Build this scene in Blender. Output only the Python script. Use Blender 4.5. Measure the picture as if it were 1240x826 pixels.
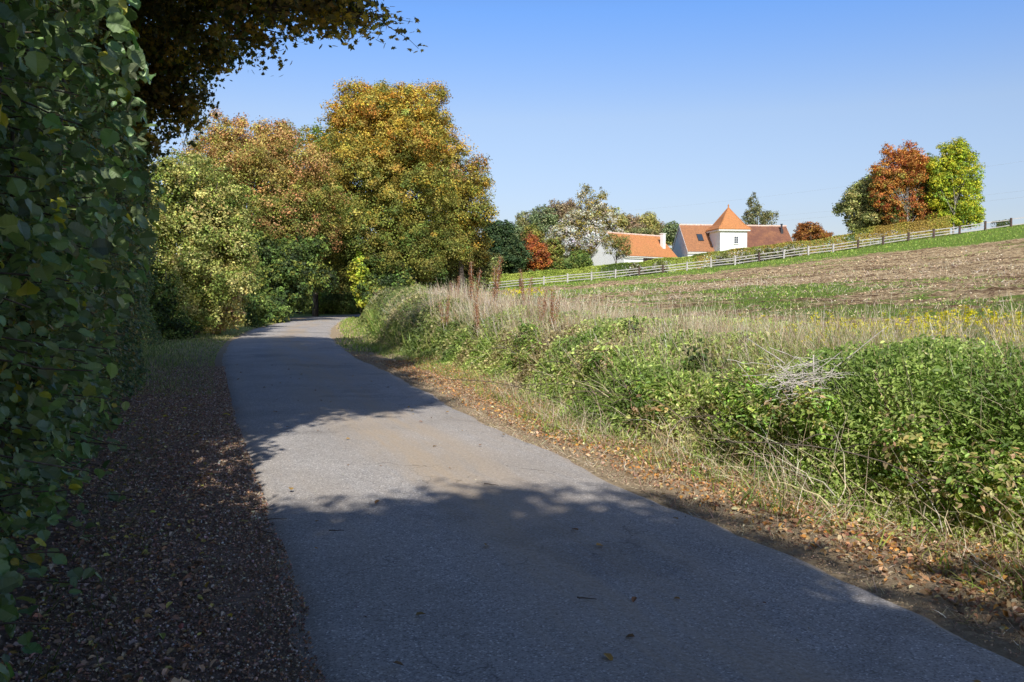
import bpy, math, random
import numpy as np
from math import radians, sin, cos, tan, pi

R = np.random.default_rng(7)
random.seed(7)
Q = 1.0                      # foliage density

for o in list(bpy.data.objects):
    bpy.data.objects.remove(o)
scene = bpy.context.scene
COL = scene.collection

# ------------------------------------------------------------------ camera
W, H, F = 1240.0, 826.0, 1050.0
EYE = 1.6
PITCH = math.atan((H / 2 - 362.0) / F)
cam_d = bpy.data.cameras.new('camera')
cam_d.sensor_width = 36.0
cam_d.lens = F / W * 36.0
cam_d.clip_start = 0.05
cam_d.clip_end = 6000
cam = bpy.data.objects.new('camera', cam_d)
cam.location = (0, 0, EYE)
cam.rotation_euler = (pi / 2 - PITCH, 0, 0)
COL.objects.link(cam)
scene.camera = cam


def at(px, py, Y):
    """a point of the place at depth Y, seen in the photograph at (px, py)"""
    a, b = (px - W / 2) / F, (H / 2 - py) / F
    dy = cos(PITCH) + b * sin(PITCH)
    dz = -sin(PITCH) + b * cos(PITCH)
    k = Y / dy
    return (a * k, Y, EYE + dz * k)


# ------------------------------------------------------------------ light
SUN_EL = radians(38)
SUN_AZ = math.atan2(0.14, -0.99)           # clockwise from +Y
sx, sy = sin(SUN_AZ), cos(SUN_AZ)
sun_d = bpy.data.lights.new('sun', 'SUN')
sun_d.energy = 5.0
sun_d.angle = radians(0.53)
sun_d.color = (1.0, 0.955, 0.87)
sun = bpy.data.objects.new('sun', sun_d)
from mathutils import Vector, Matrix
sdir = Vector((sx * cos(SUN_EL), sy * cos(SUN_EL), sin(SUN_EL)))
sun.rotation_euler = sdir.to_track_quat('Z', 'Y').to_euler()
sun.location = (0, 0, 60)
COL.objects.link(sun)

world = bpy.data.worlds.new('World')
scene.world = world
world.use_nodes = True
nt = world.node_tree
nt.nodes.clear()
out = nt.nodes.new('ShaderNodeOutputWorld')
bg = nt.nodes.new('ShaderNodeBackground')
sky = nt.nodes.new('ShaderNodeTexSky')
sky.sky_type = 'NISHITA'
sky.sun_disc = False
sky.sun_elevation = SUN_EL
sky.sun_rotation = SUN_AZ
sky.air_density = 1.0
sky.dust_density = 1.2
sky.ozone_density = 3.0
bg.inputs['Strength'].default_value = 0.15 * 1.67
wtc = nt.nodes.new('ShaderNodeTexCoord')
wsp = nt.nodes.new('ShaderNodeSeparateXYZ')
nt.links.new(wtc.outputs['Generated'], wsp.inputs[0])
wcr = nt.nodes.new('ShaderNodeValToRGB')
_st = [(0, (.6, .515, .53)), (.09, (.58, .515, .54)), (.2, (.68, .61, .61)), (.31, (.46, .6, .8)), (.5, (.27, .32, .44)), (1, (.22, .26, .35))]
wcr.color_ramp.elements[0].position, wcr.color_ramp.elements[0].color = 0, (*_st[0][1], 1)
wcr.color_ramp.elements[1].position, wcr.color_ramp.elements[1].color = 1, (*_st[-1][1], 1)
for p_, c_ in _st[1:-1]:
    wcr.color_ramp.elements.new(p_).color = (*c_, 1)
nt.links.new(wsp.outputs[2], wcr.inputs[0])
wmx = nt.nodes.new('ShaderNodeMix')
wmx.data_type = 'RGBA'
wmx.blend_type = 'MULTIPLY'
wmx.inputs[0].default_value = 1
nt.links.new(sky.outputs[0], wmx.inputs[6])
nt.links.new(wcr.outputs[0], wmx.inputs[7])
nt.links.new(wmx.outputs[2], bg.inputs[0])
nt.links.new(bg.outputs[0], out.inputs[0])

scene.view_settings.view_transform = 'Standard'
scene.view_settings.look = 'None'
scene.view_settings.exposure = 0
scene.view_settings.gamma = 1
scene.render.engine = 'CYCLES'
scene.cycles.use_denoising = True
try:
    scene.cycles.denoiser = 'OPENIMAGEDENOISE'
    scene.cycles.denoising_input_passes = 'RGB_ALBEDO_NORMAL'
except Exception:
    pass
scene.cycles.max_bounces = 6
scene.cycles.diffuse_bounces = 3
scene.cycles.glossy_bounces = 2
scene.cycles.transmission_bounces = 4
scene.cycles.transparent_max_bounces = 4
scene.cycles.caustics_reflective = False
scene.cycles.caustics_refractive = False
scene.cycles.sample_clamp_indirect = 4
scene.render.film_transparent = False

# ------------------------------------------------------------------ noise
_perm = np.random.default_rng(3).random((256, 256))


def vnoise(x, y):
    xi, yi = np.floor(x).astype(int), np.floor(y).astype(int)
    fx, fy = x - xi, y - yi
    fx, fy = fx * fx * (3 - 2 * fx), fy * fy * (3 - 2 * fy)
    g = lambda a, b: _perm[a & 255, b & 255]
    return (g(xi, yi) * (1 - fx) + g(xi + 1, yi) * fx) * (1 - fy) + (g(xi, yi + 1) * (1 - fx) + g(xi + 1, yi + 1) * fx) * fy


def fbm(x, y, o=4):
    x, y = np.asarray(x, float), np.asarray(y, float)
    s, a, t = 0, 1.0, 0
    for i in range(o):
        s = s + a * vnoise(x + 17.3 * i, y - 9.1 * i)
        t += a
        a *= 0.5
        x, y = x * 2.03, y * 2.03
    return s / t


def smooth(t):
    t = np.clip(t, 0, 1)
    return t * t * (3 - 2 * t)


# ------------------------------------------------------------------ terrain
_yy = np.arange(-60, 200, 0.25)


def _curve(pts):
    pts = sorted(pts)
    v = np.interp(_yy, [p[0] for p in pts], [p[1] for p in pts])
    k = np.exp(-np.linspace(-2, 2, 17) ** 2)
    return np.convolve(np.pad(v, 8, 'edge'), k / k.sum(), 'valid')


_R = _curve([(-60, 24.6), (3.9, 2.26), (5.15, 1.83), (6.3, 1.4), (8.36, .64), (12.4, -.71), (18.1, -2.4), (24, -4.34),
             (31.7, -6.4), (39, -8.17), (48, -9.95), (60, -11.9), (70, -13.3), (78, -13.6), (84, -12.2), (88, -10.8), (96, -9.4), (110, -9), (200, -9)])
_L = _curve([(-60, 21.4), (3.62, -.86), (7.06, -2.15), (12.2, -4.03), (18.1, -6.1), (24.7, -8.3), (33.6, -10.9), (46.7, -13.8),
             (58, -15.5), (73, -16.9), (80, -16.6), (88, -14.8), (95, -13.2), (110, -13), (200, -13)])
XR = lambda y: np.interp(y, _yy, _R)
XL = lambda y: np.interp(y, _yy, _L)
fence_y = lambda x: 109 - 0.162 * (np.asarray(x, float) + 2)


def bank(x, y):
    """metres to the right of the road's right edge"""
    return (x - XR(y)) * 0.94


def height(x, y):
    x, y = np.asarray(x, float), np.asarray(y, float)
    near = 0.42 + 0.03 * np.clip(x, -12, 40)
    far = np.interp(x, [-60, -15, -2.1, 21, 38.1, 41.1, 52.2, 57.8, 80, 140], [0.6, 2.2, 2.76, 4.92, 7.08, 7.54, 9.09, 9.85, 12.2, 15])
    t = np.clip((y - 8) / (fence_y(np.clip(x, -60, 90)) - 8), 0, 1.03)
    z = near * (1 - t) + far * t
    z = z * smooth((bank(x, y) - 0.75) / 2.2)
    # beyond the crest the land eases off, with a wooded hill far behind
    z = z * (1 - 0.75 * smooth((y - 150) / 120)) * (1 - smooth((np.abs(x) - 130) / 300) * .8)
    z = z + 19 * np.exp(-((x - 28) / 48) ** 2 - ((y - 275) / 55) ** 2)
    und = (fbm(x * .22 + 5, y * .22) - .5) * 0.25 * smooth((bank(x, y) - 3) / 4) * smooth((112 - y) / 10)
    return z + und


# ------------------------------------------------------------------ mesh helpers
class Geo:
    def __init__(self):
        self.V, self.F, self.C, self.n = [], {}, [], 0

    def add(self, v, faces, c=None):
        v = np.asarray(v, float).reshape(-1, 3)
        if isinstance(faces, np.ndarray):
            faces = [faces]
        for f in faces:
            f = np.asarray(f, int)
            if f.size:
                self.F.setdefault(f.shape[1], []).append(f + self.n)
        if c is None:
            c = np.ones((len(v), 3)) * .5
        c = np.asarray(c, float)
        if c.ndim == 1:
            c = np.tile(c, (len(v), 1))
        self.V.append(v)
        self.C.append(c)
        self.n += len(v)

    def box(self, lo, hi, c=None, M=None):
        x0, y0, z0 = lo
        x1, y1, z1 = hi
        v = np.array([[x0, y0, z0], [x1, y0, z0], [x1, y1, z0], [x0, y1, z0], [x0, y0, z1], [x1, y0, z1], [x1, y1, z1], [x0, y1, z1]], float)
        if M is not None:
            v = v @ M[:3, :3].T + M[:3, 3]
        self.add(v, np.array([[0, 3, 2, 1], [4, 5, 6, 7], [0, 1, 5, 4], [1, 2, 6, 5], [2, 3, 7, 6], [3, 0, 4, 7]]), c)

    def tube(self, pts, rad, c=None, n=7):
        pts = np.asarray(pts, float)
        rad = np.broadcast_to(np.asarray(rad, float), (len(pts),))
        d = np.gradient(pts, axis=0)
        d /= np.linalg.norm(d, axis=1)[:, None] + 1e-9
        ref = np.array([0.31, 0.95, 0.05]) if abs(d[0, 1]) < .8 else np.array([1, 0.1, 0.])
        a = np.cross(d, ref)
        a /= np.linalg.norm(a, axis=1)[:, None] + 1e-9
        b = np.cross(d, a)
        th = np.arange(n) / n * 2 * pi
        ring = (a[:, None] * np.cos(th)[None, :, None] + b[:, None] * np.sin(th)[None, :, None]) * rad[:, None, None] + pts[:, None]
        m = len(pts)
        i = np.arange(m - 1)[:, None] * n
        j = np.arange(n)[None]
        q = np.stack([i + j, i + (j + 1) % n, i + n + (j + 1) % n, i + n + j], -1).reshape(-1, 4)
        self.add(ring.reshape(-1, 3), [q, np.array([list(range(n))[::-1]]), np.array([list(range((m - 1) * n, m * n))])], c)

    def scatter(self, tv, tf, pos, frame, scale, col):
        """copies of a small template: tv (k,3), tf list of face arrays"""
        N, k = len(pos), len(tv)
        if N == 0:
            return
        scale = np.asarray(scale, float)
        if scale.ndim == 1:
            scale = scale[:, None]
        loc = tv[None] * scale[:, None, :]
        v = np.einsum('nij,nkj->nki', frame, loc) + pos[:, None]
        off = (np.arange(N) * k)[:, None, None]
        fs = [(np.asarray(f)[None] + off).reshape(-1, np.asarray(f).shape[1]) for f in tf]
        self.add(v.reshape(-1, 3), fs, np.repeat(col, k, 0))

    def build(self, name, mat, parent=None, smooth_=False):
        me = bpy.data.meshes.new(name)
        V = np.concatenate(self.V)
        me.vertices.add(len(V))
        me.vertices.foreach_set('co', V.ravel().astype(np.float32))
        ls, starts, tot = [], [], 0
        for k, arrs in self.F.items():
            f = np.concatenate(arrs)
            ls.append(f.ravel())
            starts.append(tot + np.arange(len(f)) * k)
            tot += f.size
        me.loops.add(tot)
        me.loops.foreach_set('vertex_index', np.concatenate(ls).astype(np.int32))
        st = np.concatenate(starts)
        me.polygons.add(len(st))
        me.polygons.foreach_set('loop_start', st.astype(np.int32))
        me.update(calc_edges=True)
        me.polygons.foreach_set('use_smooth', np.full(len(st), smooth_, bool))
        ca = me.attributes.new('col', 'FLOAT_COLOR', 'POINT')
        C = np.concatenate(self.C)
        ca.data.foreach_set('color', np.concatenate([C, np.ones((len(C), 1))], 1).ravel().astype(np.float32))
        me.materials.append(mat)
        ob = bpy.data.objects.new(name, me)
        COL.objects.link(ob)
        if parent is not None:
            ob.parent = parent
            ob.matrix_parent_inverse = parent.matrix_basis.inverted()
        return ob


def tag(o, label=None, cat=None, group=None, kind=None):
    if label:
        o['label'] = label
    if cat:
        o['category'] = cat
    if group:
        o['group'] = group
    if kind:
        o['kind'] = kind
    return o


def thing(name, loc, label, cat, group=None):
    o = bpy.data.objects.new(name, None)
    o.empty_display_size = 0.3
    o.location = loc
    COL.objects.link(o)
    return tag(o, label, cat, group)


def frames(normal, spin=None, N=None):
    """orthonormal frames whose z is `normal`, x along a random direction in the plane"""
    n = normal / (np.linalg.norm(normal, axis=1)[:, None] + 1e-9)
    r = R.normal(size=n.shape)
    if spin is not None:
        r = r * 0.35 + spin
    x = r - (r * n).sum(1)[:, None] * n
    x /= np.linalg.norm(x, axis=1)[:, None] + 1e-9
    y = np.cross(n, x)
    return np.stack([x, y, n], -1)


# leaf templates: x runs along the leaf
LEAF4 = (np.array([[-.5, 0, 0], [0.02, -.32, .07], [.5, 0, -.05], [0.02, .32, .07]]), [np.array([[0, 1, 2, 3]])])
LEAF6 = (np.array([[-.5, 0, 0], [-.2, -.34, .08], [.22, -.28, .05], [.52, 0, -.08], [.22, .28, .05], [-.2, .34, .08], [0, 0, -.03]]),
         [np.array([[0, 1, 6], [1, 2, 6], [2, 3, 6], [3, 4, 6], [4, 5, 6], [5, 0, 6]])])


def hazel_leaf():
    # rounded, toothed, pointed tip, folded on the midrib with wavy halves
    n = 9
    t = np.linspace(0, 1, n)
    w = 0.42 * np.sin(pi * t ** 0.8) ** 0.75
    w[-1] = 0
    w[1:-1] += 0.028 * ((np.arange(1, n - 1) % 2) * 2 - 1)
    x = t - .45
    mid = np.stack([x, 0 * x, -.10 * (t - .3) ** 2 * 2 - .02], 1)
    up = np.stack([x - .02, w, .10 * w / .4 + .03 * np.sin(t * 9)], 1)
    dn = np.stack([x - .02, -w, .10 * w / .4 + .03 * np.sin(t * 8 + 1)], 1)
    v = np.concatenate([mid, up, dn, [[-.62, 0, .03], [-.45, .012, 0], [-.45, -.012, 0]]])
    q = []
    for i in range(n - 1):
        q.append([i, i + 1, n + i + 1, n + i])
        q.append([i + 1, i, 2 * n + i, 2 * n + i + 1])
    return v, [np.array(q), np.array([[3 * n, 3 * n + 2, 3 * n + 1]])]


HAZEL = hazel_leaf()
MAPLE = (np.array([[-.5, 0, 0], [-.25, -.42, .05], [-.02, -.2, .02], [.12, -.5, .0], [.2, -.16, .03], [.55, 0, -.06], [.2, .16, .03], [.12, .5, 0],
                   [-.02, .2, .02], [-.25, .42, .05], [0, 0, -.02]]),
         [np.array([[i, (i + 1) % 10, 10] for i in range(10)])])


def blade(seg=3, w=.05, bend=.35):
    t = np.linspace(0, 1, seg + 1)
    ww = w * (1 - t ** 1.6) * .5
    x = bend * t ** 2.2
    z = t * (1 - .25 * bend * t)
    v = []
    for i in range(seg):
        v += [[x[i] - ww[i] * .22, -ww[i], z[i]], [x[i] + ww[i] * .22, ww[i], z[i]]]
    v.append([x[-1], 0, z[-1]])
    q = [[2 * i, 2 * i + 1, 2 * i + 3, 2 * i + 2] for i in range(seg - 1)]
    return np.array(v), [np.array(q), np.array([[2 * seg - 2, 2 * seg - 1, 2 * seg]])]


BLADE = blade()
BLADE_B = blade(3, .045, .8)
# dry grass with a feathery seed head
_v, _f = blade(3, .03, .3)
_sv, _sf = [], []
for _i, _z in enumerate(np.linspace(.66, 1.06, 7)):
    _x = .3 * _z ** 2.2
    _s = .018 * (1.15 - abs(_i - 2.5) * .16)
    _o = _s * .5 * (-1) ** _i
    _sv += [[_x + _o - _s * .4, 0, _z - .045], [_x + _o, _s * .8, _z], [_x + _o + _s * .4, 0, _z + .05], [_x + _o, -_s * .8, _z]]
    _sf.append([4 * _i + 7, 4 * _i + 8, 4 * _i + 9, 4 * _i + 10])
SEED = (np.concatenate([_v, _sv]), [np.concatenate([np.array(_f[0]), np.array(_sf)]), np.array(_f[1])])


def upright(N, lean=.25, yaw=None):
    z = np.stack([R.normal(0, lean, N), R.normal(0, lean, N), np.ones(N)], 1)
    return frames(z)


def pal(cols, n, jitter=.18, w=None):
    cols = np.asarray(cols, float)
    i = R.choice(len(cols), n, p=w)
    c = cols[i]
    return np.clip(c * np.exp(R.normal(0, jitter, (n, 1))) * np.exp(R.normal(0, jitter * .3, (n, 3))), 0.003, .9)


# ------------------------------------------------------------------ materials
def new_mat(name):
    m = bpy.data.materials.new(name)
    m.use_nodes = True
    n = m.node_tree
    n.nodes.clear()
    o = n.nodes.new('ShaderNodeOutputMaterial')
    p = n.nodes.new('ShaderNodeBsdfPrincipled')
    n.links.new(p.outputs[0], o.inputs[0])
    return m, n, p, o


def leaf_mat(name, trans=.3, rough=.5, spec=.35, boost=(1.5, 1.7, .8)):
    m, n, p, o = new_mat(name)
    a = n.nodes.new('ShaderNodeAttribute')
    a.attribute_name = 'col'
    p.inputs['Roughness'].default_value = rough
    p.inputs['Specular IOR Level'].default_value = spec
    n.links.new(a.outputs['Color'], p.inputs['Base Color'])
    if trans > 0:
        t = n.nodes.new('ShaderNodeBsdfTranslucent')
        mul = n.nodes.new('ShaderNodeMix')
        mul.data_type = 'RGBA'
        mul.blend_type = 'MULTIPLY'
        mul.inputs[0].default_value = 1
        mul.inputs[7].default_value = (*boost, 1)
        n.links.new(a.outputs['Color'], mul.inputs[6])
        n.links.new(mul.outputs[2], t.inputs[0])
        mx = n.nodes.new('ShaderNodeMixShader')
        mx.inputs[0].default_value = trans
        n.links.new(p.outputs[0], mx.inputs[1])
        n.links.new(t.outputs[0], mx.inputs[2])
        n.links.new(mx.outputs[0], o.inputs[0])
    return m


def noise_mat(name, ramp, scale=5.0, detail=8, rough=.85, bump=.3, bscale=None, coord='Object', stretch=(1, 1, 1), spec=.2, dist=.02, use_attr=False):
    m, n, p, o = new_mat(name)
    tc = n.nodes.new('ShaderNodeTexCoord')
    mp = n.nodes.new('ShaderNodeMapping')
    mp.inputs['Scale'].default_value = stretch
    n.links.new(tc.outputs[coord], mp.inputs[0])
    no = n.nodes.new('ShaderNodeTexNoise')
    no.inputs['Scale'].default_value = scale
    no.inputs['Detail'].default_value = detail
    no.inputs['Roughness'].default_value = .65
    n.links.new(mp.outputs[0], no.inputs['Vector'])
    cr = n.nodes.new('ShaderNodeValToRGB')
    cr.color_ramp.elements[0].position, cr.color_ramp.elements[0].color = ramp[0][0], (*ramp[0][1], 1)
    cr.color_ramp.elements[1].position, cr.color_ramp.elements[1].color = ramp[-1][0], (*ramp[-1][1], 1)
    for ps, c in ramp[1:-1]:
        e = cr.color_ramp.elements.new(ps)
        e.color = (*c, 1)
    n.links.new(no.outputs['Fac'], cr.inputs[0])
    n.links.new(cr.outputs[0], p.inputs['Base Color'])
    p.inputs['Roughness'].default_value = rough
    p.inputs['Specular IOR Level'].default_value = spec
    if bump:
        b = n.nodes.new('ShaderNodeBump')
        b.inputs['Strength'].default_value = bump
        b.inputs['Distance'].default_value = dist
        nb = n.nodes.new('ShaderNodeTexNoise')
        nb.inputs['Scale'].default_value = bscale or scale * 3
        nb.inputs['Detail'].default_value = 6
        n.links.new(mp.outputs[0], nb.inputs['Vector'])
        n.links.new(nb.outputs['Fac'], b.inputs['Height'])
        n.links.new(b.outputs[0], p.inputs['Normal'])
    return m


def N_(n, t, **kw):
    x = n.nodes.new(t)
    for k, v in kw.items():
        setattr(x, k, v)
    return x


def noise_node(n, vec, scale, detail=5, rough=.6):
    x = n.nodes.new('ShaderNodeTexNoise')
    x.inputs['Scale'].default_value = scale
    x.inputs['Detail'].default_value = detail
    x.inputs['Roughness'].default_value = rough
    n.links.new(vec, x.inputs['Vector'])
    return x.outputs['Fac']


def ramp_node(n, fac, stops):
    cr = n.nodes.new('ShaderNodeValToRGB')
    e = cr.color_ramp.elements
    e[0].position, e[0].color = stops[0][0], (*stops[0][1], 1)
    e[1].position, e[1].color = stops[-1][0], (*stops[-1][1], 1)
    for ps, c in stops[1:-1]:
        k = e.new(ps)
        k.color = (*c, 1)
    n.links.new(fac, cr.inputs[0])
    return cr.outputs[0]


def mix_node(n, fac, a, b, mode='MIX'):
    mx = n.nodes.new('ShaderNodeMix')
    mx.data_type = 'RGBA'
    mx.blend_type = mode
    if isinstance(fac, (int, float)):
        mx.inputs[0].default_value = fac
    else:
        n.links.new(fac, mx.inputs[0])
    for i, s in ((6, a), (7, b)):
        if isinstance(s, tuple):
            mx.inputs[i].default_value = (*s, 1)
        else:
            n.links.new(s, mx.inputs[i])
    return mx.outputs[2]


g3 = lambda v: (v, v, v)

M = {}
M['leaf'] = leaf_mat('leaf_foliage', .32)
M['leaf_far'] = leaf_mat('distant_foliage', .18, .6, .2, (1.3, 1.3, .8))
M['leaf_shade'] = leaf_mat('broad_leaf_foliage', .28, .42, .5)
M['dry'] = leaf_mat('dry_plant', .2, .75, .1, (1.2, 1.15, 1.0))
M['litter'] = leaf_mat('fallen_leaf', .1, .7, .2, (1.2, 1.1, 1.0))
M['stone'] = leaf_mat('gravel_stone', 0, .8, .25)
M['bark'] = noise_mat('bark', [(.35, (.05, .038, .028)), (.65, (.17, .14, .11))], 6, 8, .9, .6, 22, stretch=(1, 1, .25))
M['bark_pale'] = noise_mat('pale_bark', [(.35, (.16, .14, .11)), (.65, (.42, .38, .32))], 5, 8, .85, .4, 20, stretch=(1, 1, .4))
M['deadwood'] = noise_mat('dead_wood', [(.35, (.45, .4, .36)), (.65, (.8, .74, .68))], 20, 5, .85, .3)
M['plaster'] = noise_mat('white_plaster', [(.3, (.84, .83, .8)), (.7, (.9, .89, .87))], 1.5, 8, .9, .15, 30)
M['gable_shade'] = noise_mat('gable_shade_grey', [(.3, (.55, .58, .62)), (.7, (.66, .68, .72))], 1.2, 6, .9, .1, 30)  # bluish grey that puts the gable's shade into the colour
M['trim'] = noise_mat('white_paint', [(.3, (.72, .71, .68)), (.7, (.8, .8, .78))], 6, 4, .6, .05, 30)
M['darkmetal'] = noise_mat('dark_metal', [(.3, (.03, .03, .035)), (.7, (.06, .06, .07))], 6, 4, .5, .05, 30, spec=.5)
M['wood_white'] = noise_mat('weathered_pale_wood', [(.3, (.36, .33, .31)), (.7, (.6, .56, .54))], 3, 8, .85, .3, 30)
M['wood_brown'] = noise_mat('brown_wood', [(.3, (.06, .038, .032)), (.7, (.14, .095, .08))], 4, 8, .85, .3, 30)


def glass_mat():
    m, n, p, o = new_mat('window_glass')
    p.inputs['Base Color'].default_value = (.04, .06, .09, 1)
    p.inputs['Roughness'].default_value = .08
    p.inputs['Specular IOR Level'].default_value = .8
    return m


M['glass'] = glass_mat()


def roof_mat(name, base, dark, amount):
    m, n, p, o = new_mat(name)
    tc = N_(n, 'ShaderNodeTexCoord')
    br = N_(n, 'ShaderNodeTexBrick')
    br.inputs['Scale'].default_value = 1.0
    br.inputs['Brick Width'].default_value = .17
    br.inputs['Row Height'].default_value = .11
    br.inputs['Mortar Size'].default_value = .012
    br.inputs['Color1'].default_value = (*base, 1)
    br.inputs['Color2'].default_value = (base[0] * .75, base[1] * .8, base[2] * .9, 1)
    br.inputs['Mortar'].default_value = (dark[0] * .4, dark[1] * .4, dark[2] * .4, 1)
    mp = N_(n, 'ShaderNodeMapping')
    n.links.new(tc.outputs['Object'], mp.inputs[0])
    sw = N_(n, 'ShaderNodeSeparateXYZ')
    n.links.new(mp.outputs[0], sw.inputs[0])
    cb = N_(n, 'ShaderNodeCombineXYZ')
    n.links.new(sw.outputs[0], cb.inputs[0])
    n.links.new(sw.outputs[2], cb.inputs[1])
    n.links.new(cb.outputs[0], br.inputs['Vector'])
    big = ramp_node(n, noise_node(n, tc.outputs['Object'], .45, 6, .7), [(.5 - amount * .25, g3(0)), (.62, g3(1))])
    if amount > .5:
        mr = N_(n, 'ShaderNodeMapRange')
        mr.inputs[1].default_value, mr.inputs[2].default_value = 7.6, 8.6
        mr.inputs[3].default_value, mr.inputs[4].default_value = .25, 1.0
        n.links.new(sw.outputs[0], mr.inputs[0])
        mlt = N_(n, 'ShaderNodeMath', operation='MULTIPLY')
        lift = ramp_node(n, noise_node(n, tc.outputs['Object'], .6, 7, .75), [(.35, g3(.45)), (.55, g3(1))])
        n.links.new(mr.outputs[0], mlt.inputs[0])
        n.links.new(lift, mlt.inputs[1])
        big = mlt.outputs[0]
    col = mix_node(n, big, br.outputs['Color'], dark)
    fine = ramp_node(n, noise_node(n, tc.outputs['Object'], 9, 4), [(.3, g3(.7)), (.7, g3(1.15))])
    col = mix_node(n, 1.0, col, fine, 'MULTIPLY')
    n.links.new(col, p.inputs['Base Color'])
    p.inputs['Roughness'].default_value = .85
    b = N_(n, 'ShaderNodeBump')
    b.inputs['Strength'].default_value = .5
    b.inputs['Distance'].default_value = .02
    n.links.new(br.outputs['Fac'], b.inputs['Height'])
    n.links.new(b.outputs[0], p.inputs['Normal'])
    return m


M['roof_new'] = roof_mat('orange_clay_tiles', (.78, .33, .11), (.6, .24, .09), .3)
M['roof_old'] = roof_mat('weathered_clay_tiles', (.68, .3, .12), (.2, .085, .055), .9)
M['ridge'] = noise_mat('ridge_tiles', [(.35, (.62, .4, .3)), (.65, (.8, .64, .54))], 3, 4, .8, .2)


def asphalt():
    m, n, p, o = new_mat('asphalt')
    tc = N_(n, 'ShaderNodeTexCoord')
    ob = tc.outputs['Object']
    uv = N_(n, 'ShaderNodeAttribute')
    uv.attribute_name = 'col'          # r = across the road 0..1, g = metres along / 100
    sp = N_(n, 'ShaderNodeSeparateColor')
    n.links.new(uv.outputs['Color'], sp.inputs[0])
    # aggregate speckle
    vo = N_(n, 'ShaderNodeTexVoronoi')
    vo.inputs['Scale'].default_value = 115
    n.links.new(ob, vo.inputs['Vector'])
    hs = N_(n, 'ShaderNodeSeparateColor')
    n.links.new(vo.outputs['Color'], hs.inputs[0])
    speck = ramp_node(n, hs.outputs[0], [(0, (.22, .21, .2)), (.35, (.43, .4, .385)), (.9, (.54, .51, .485)), (1, (.95, .92, .88))])
    big = ramp_node(n, noise_node(n, ob, .7, 7, .65), [(.3, g3(.78)), (.5, g3(.98)), (.7, g3(1.14))])
    col = mix_node(n, 1.0, speck, big, 'MULTIPLY')
    # dusty earth tracked down the middle and near the right edge
    cb = N_(n, 'ShaderNodeCombineXYZ')
    mu = N_(n, 'ShaderNodeMath', operation='MULTIPLY')
    mu.inputs[1].default_value = 30
    n.links.new(sp.outputs[1], mu.inputs[0])
    mu2 = N_(n, 'ShaderNodeMath', operation='MULTIPLY')
    mu2.inputs[1].default_value = 8
    n.links.new(sp.outputs[0], mu2.inputs[0])
    n.links.new(mu.outputs[0], cb.inputs[0])
    n.links.new(mu2.outputs[0], cb.inputs[1])
    streak = ramp_node(n, noise_node(n, cb.outputs[0], .55, 9, .75), [(.36, g3(0)), (.58, g3(1))])
    lane = ramp_node(n, sp.outputs[0], [(0, g3(.8)), (.05, g3(.3)), (.3, g3(.2)), (.48, g3(1)), (.66, g3(.9)), (.8, g3(.35)), (.95, g3(.4)), (1, g3(1))])
    dm = N_(n, 'ShaderNodeMath', operation='MULTIPLY')
    n.links.new(streak, dm.inputs[0])
    n.links.new(lane, dm.inputs[1])
    dirt = ramp_node(n, noise_node(n, ob, 40, 4), [(.3, (.42, .32, .23)), (.7, (.62, .52, .4))])
    col = mix_node(n, dm.outputs[0], col, dirt)
    pat = ramp_node(n, noise_node(n, ob, .28, 4, .6), [(.56, g3(1)), (.58, g3(.84))])
    col = mix_node(n, 1.0, col, pat, 'MULTIPLY')
    crumbs = ramp_node(n, noise_node(n, ob, 11, 8, .85), [(.62, g3(0)), (.7, g3(.7))])
    col = mix_node(n, crumbs, col, dirt)
    # hairline wear
    v2 = N_(n, 'ShaderNodeTexVoronoi', feature='DISTANCE_TO_EDGE')
    v2.inputs['Scale'].default_value = .55
    wv = N_(n, 'ShaderNodeVectorMath', operation='ADD')
    nz = N_(n, 'ShaderNodeTexNoise')
    nz.inputs['Scale'].default_value = 2.5
    nz.inputs['Detail'].default_value = 6
    n.links.new(ob, nz.inputs['Vector'])
    n.links.new(ob, wv.inputs[0])
    n.links.new(nz.outputs['Color'], wv.inputs[1])
    n.links.new(wv.outputs[0], v2.inputs['Vector'])
    crack = ramp_node(n, v2.outputs['Distance'], [(0, g3(.6)), (.008, g3(1))])
    msk = ramp_node(n, noise_node(n, ob, .5, 3), [(.46, g3(0)), (.54, g3(1))])
    col = mix_node(n, msk, col, mix_node(n, 1.0, col, crack, 'MULTIPLY'))
    n.links.new(col, p.inputs['Base Color'])
    p.inputs['Roughness'].default_value = .8
    p.inputs['Specular IOR Level'].default_value = .3
    b = N_(n, 'ShaderNodeBump')
    b.inputs['Strength'].default_value = .55
    b.inputs['Distance'].default_value = .006
    n.links.new(hs.outputs[0], b.inputs['Height'])
    n.links.new(b.outputs[0], p.inputs['Normal'])
    return m


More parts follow.
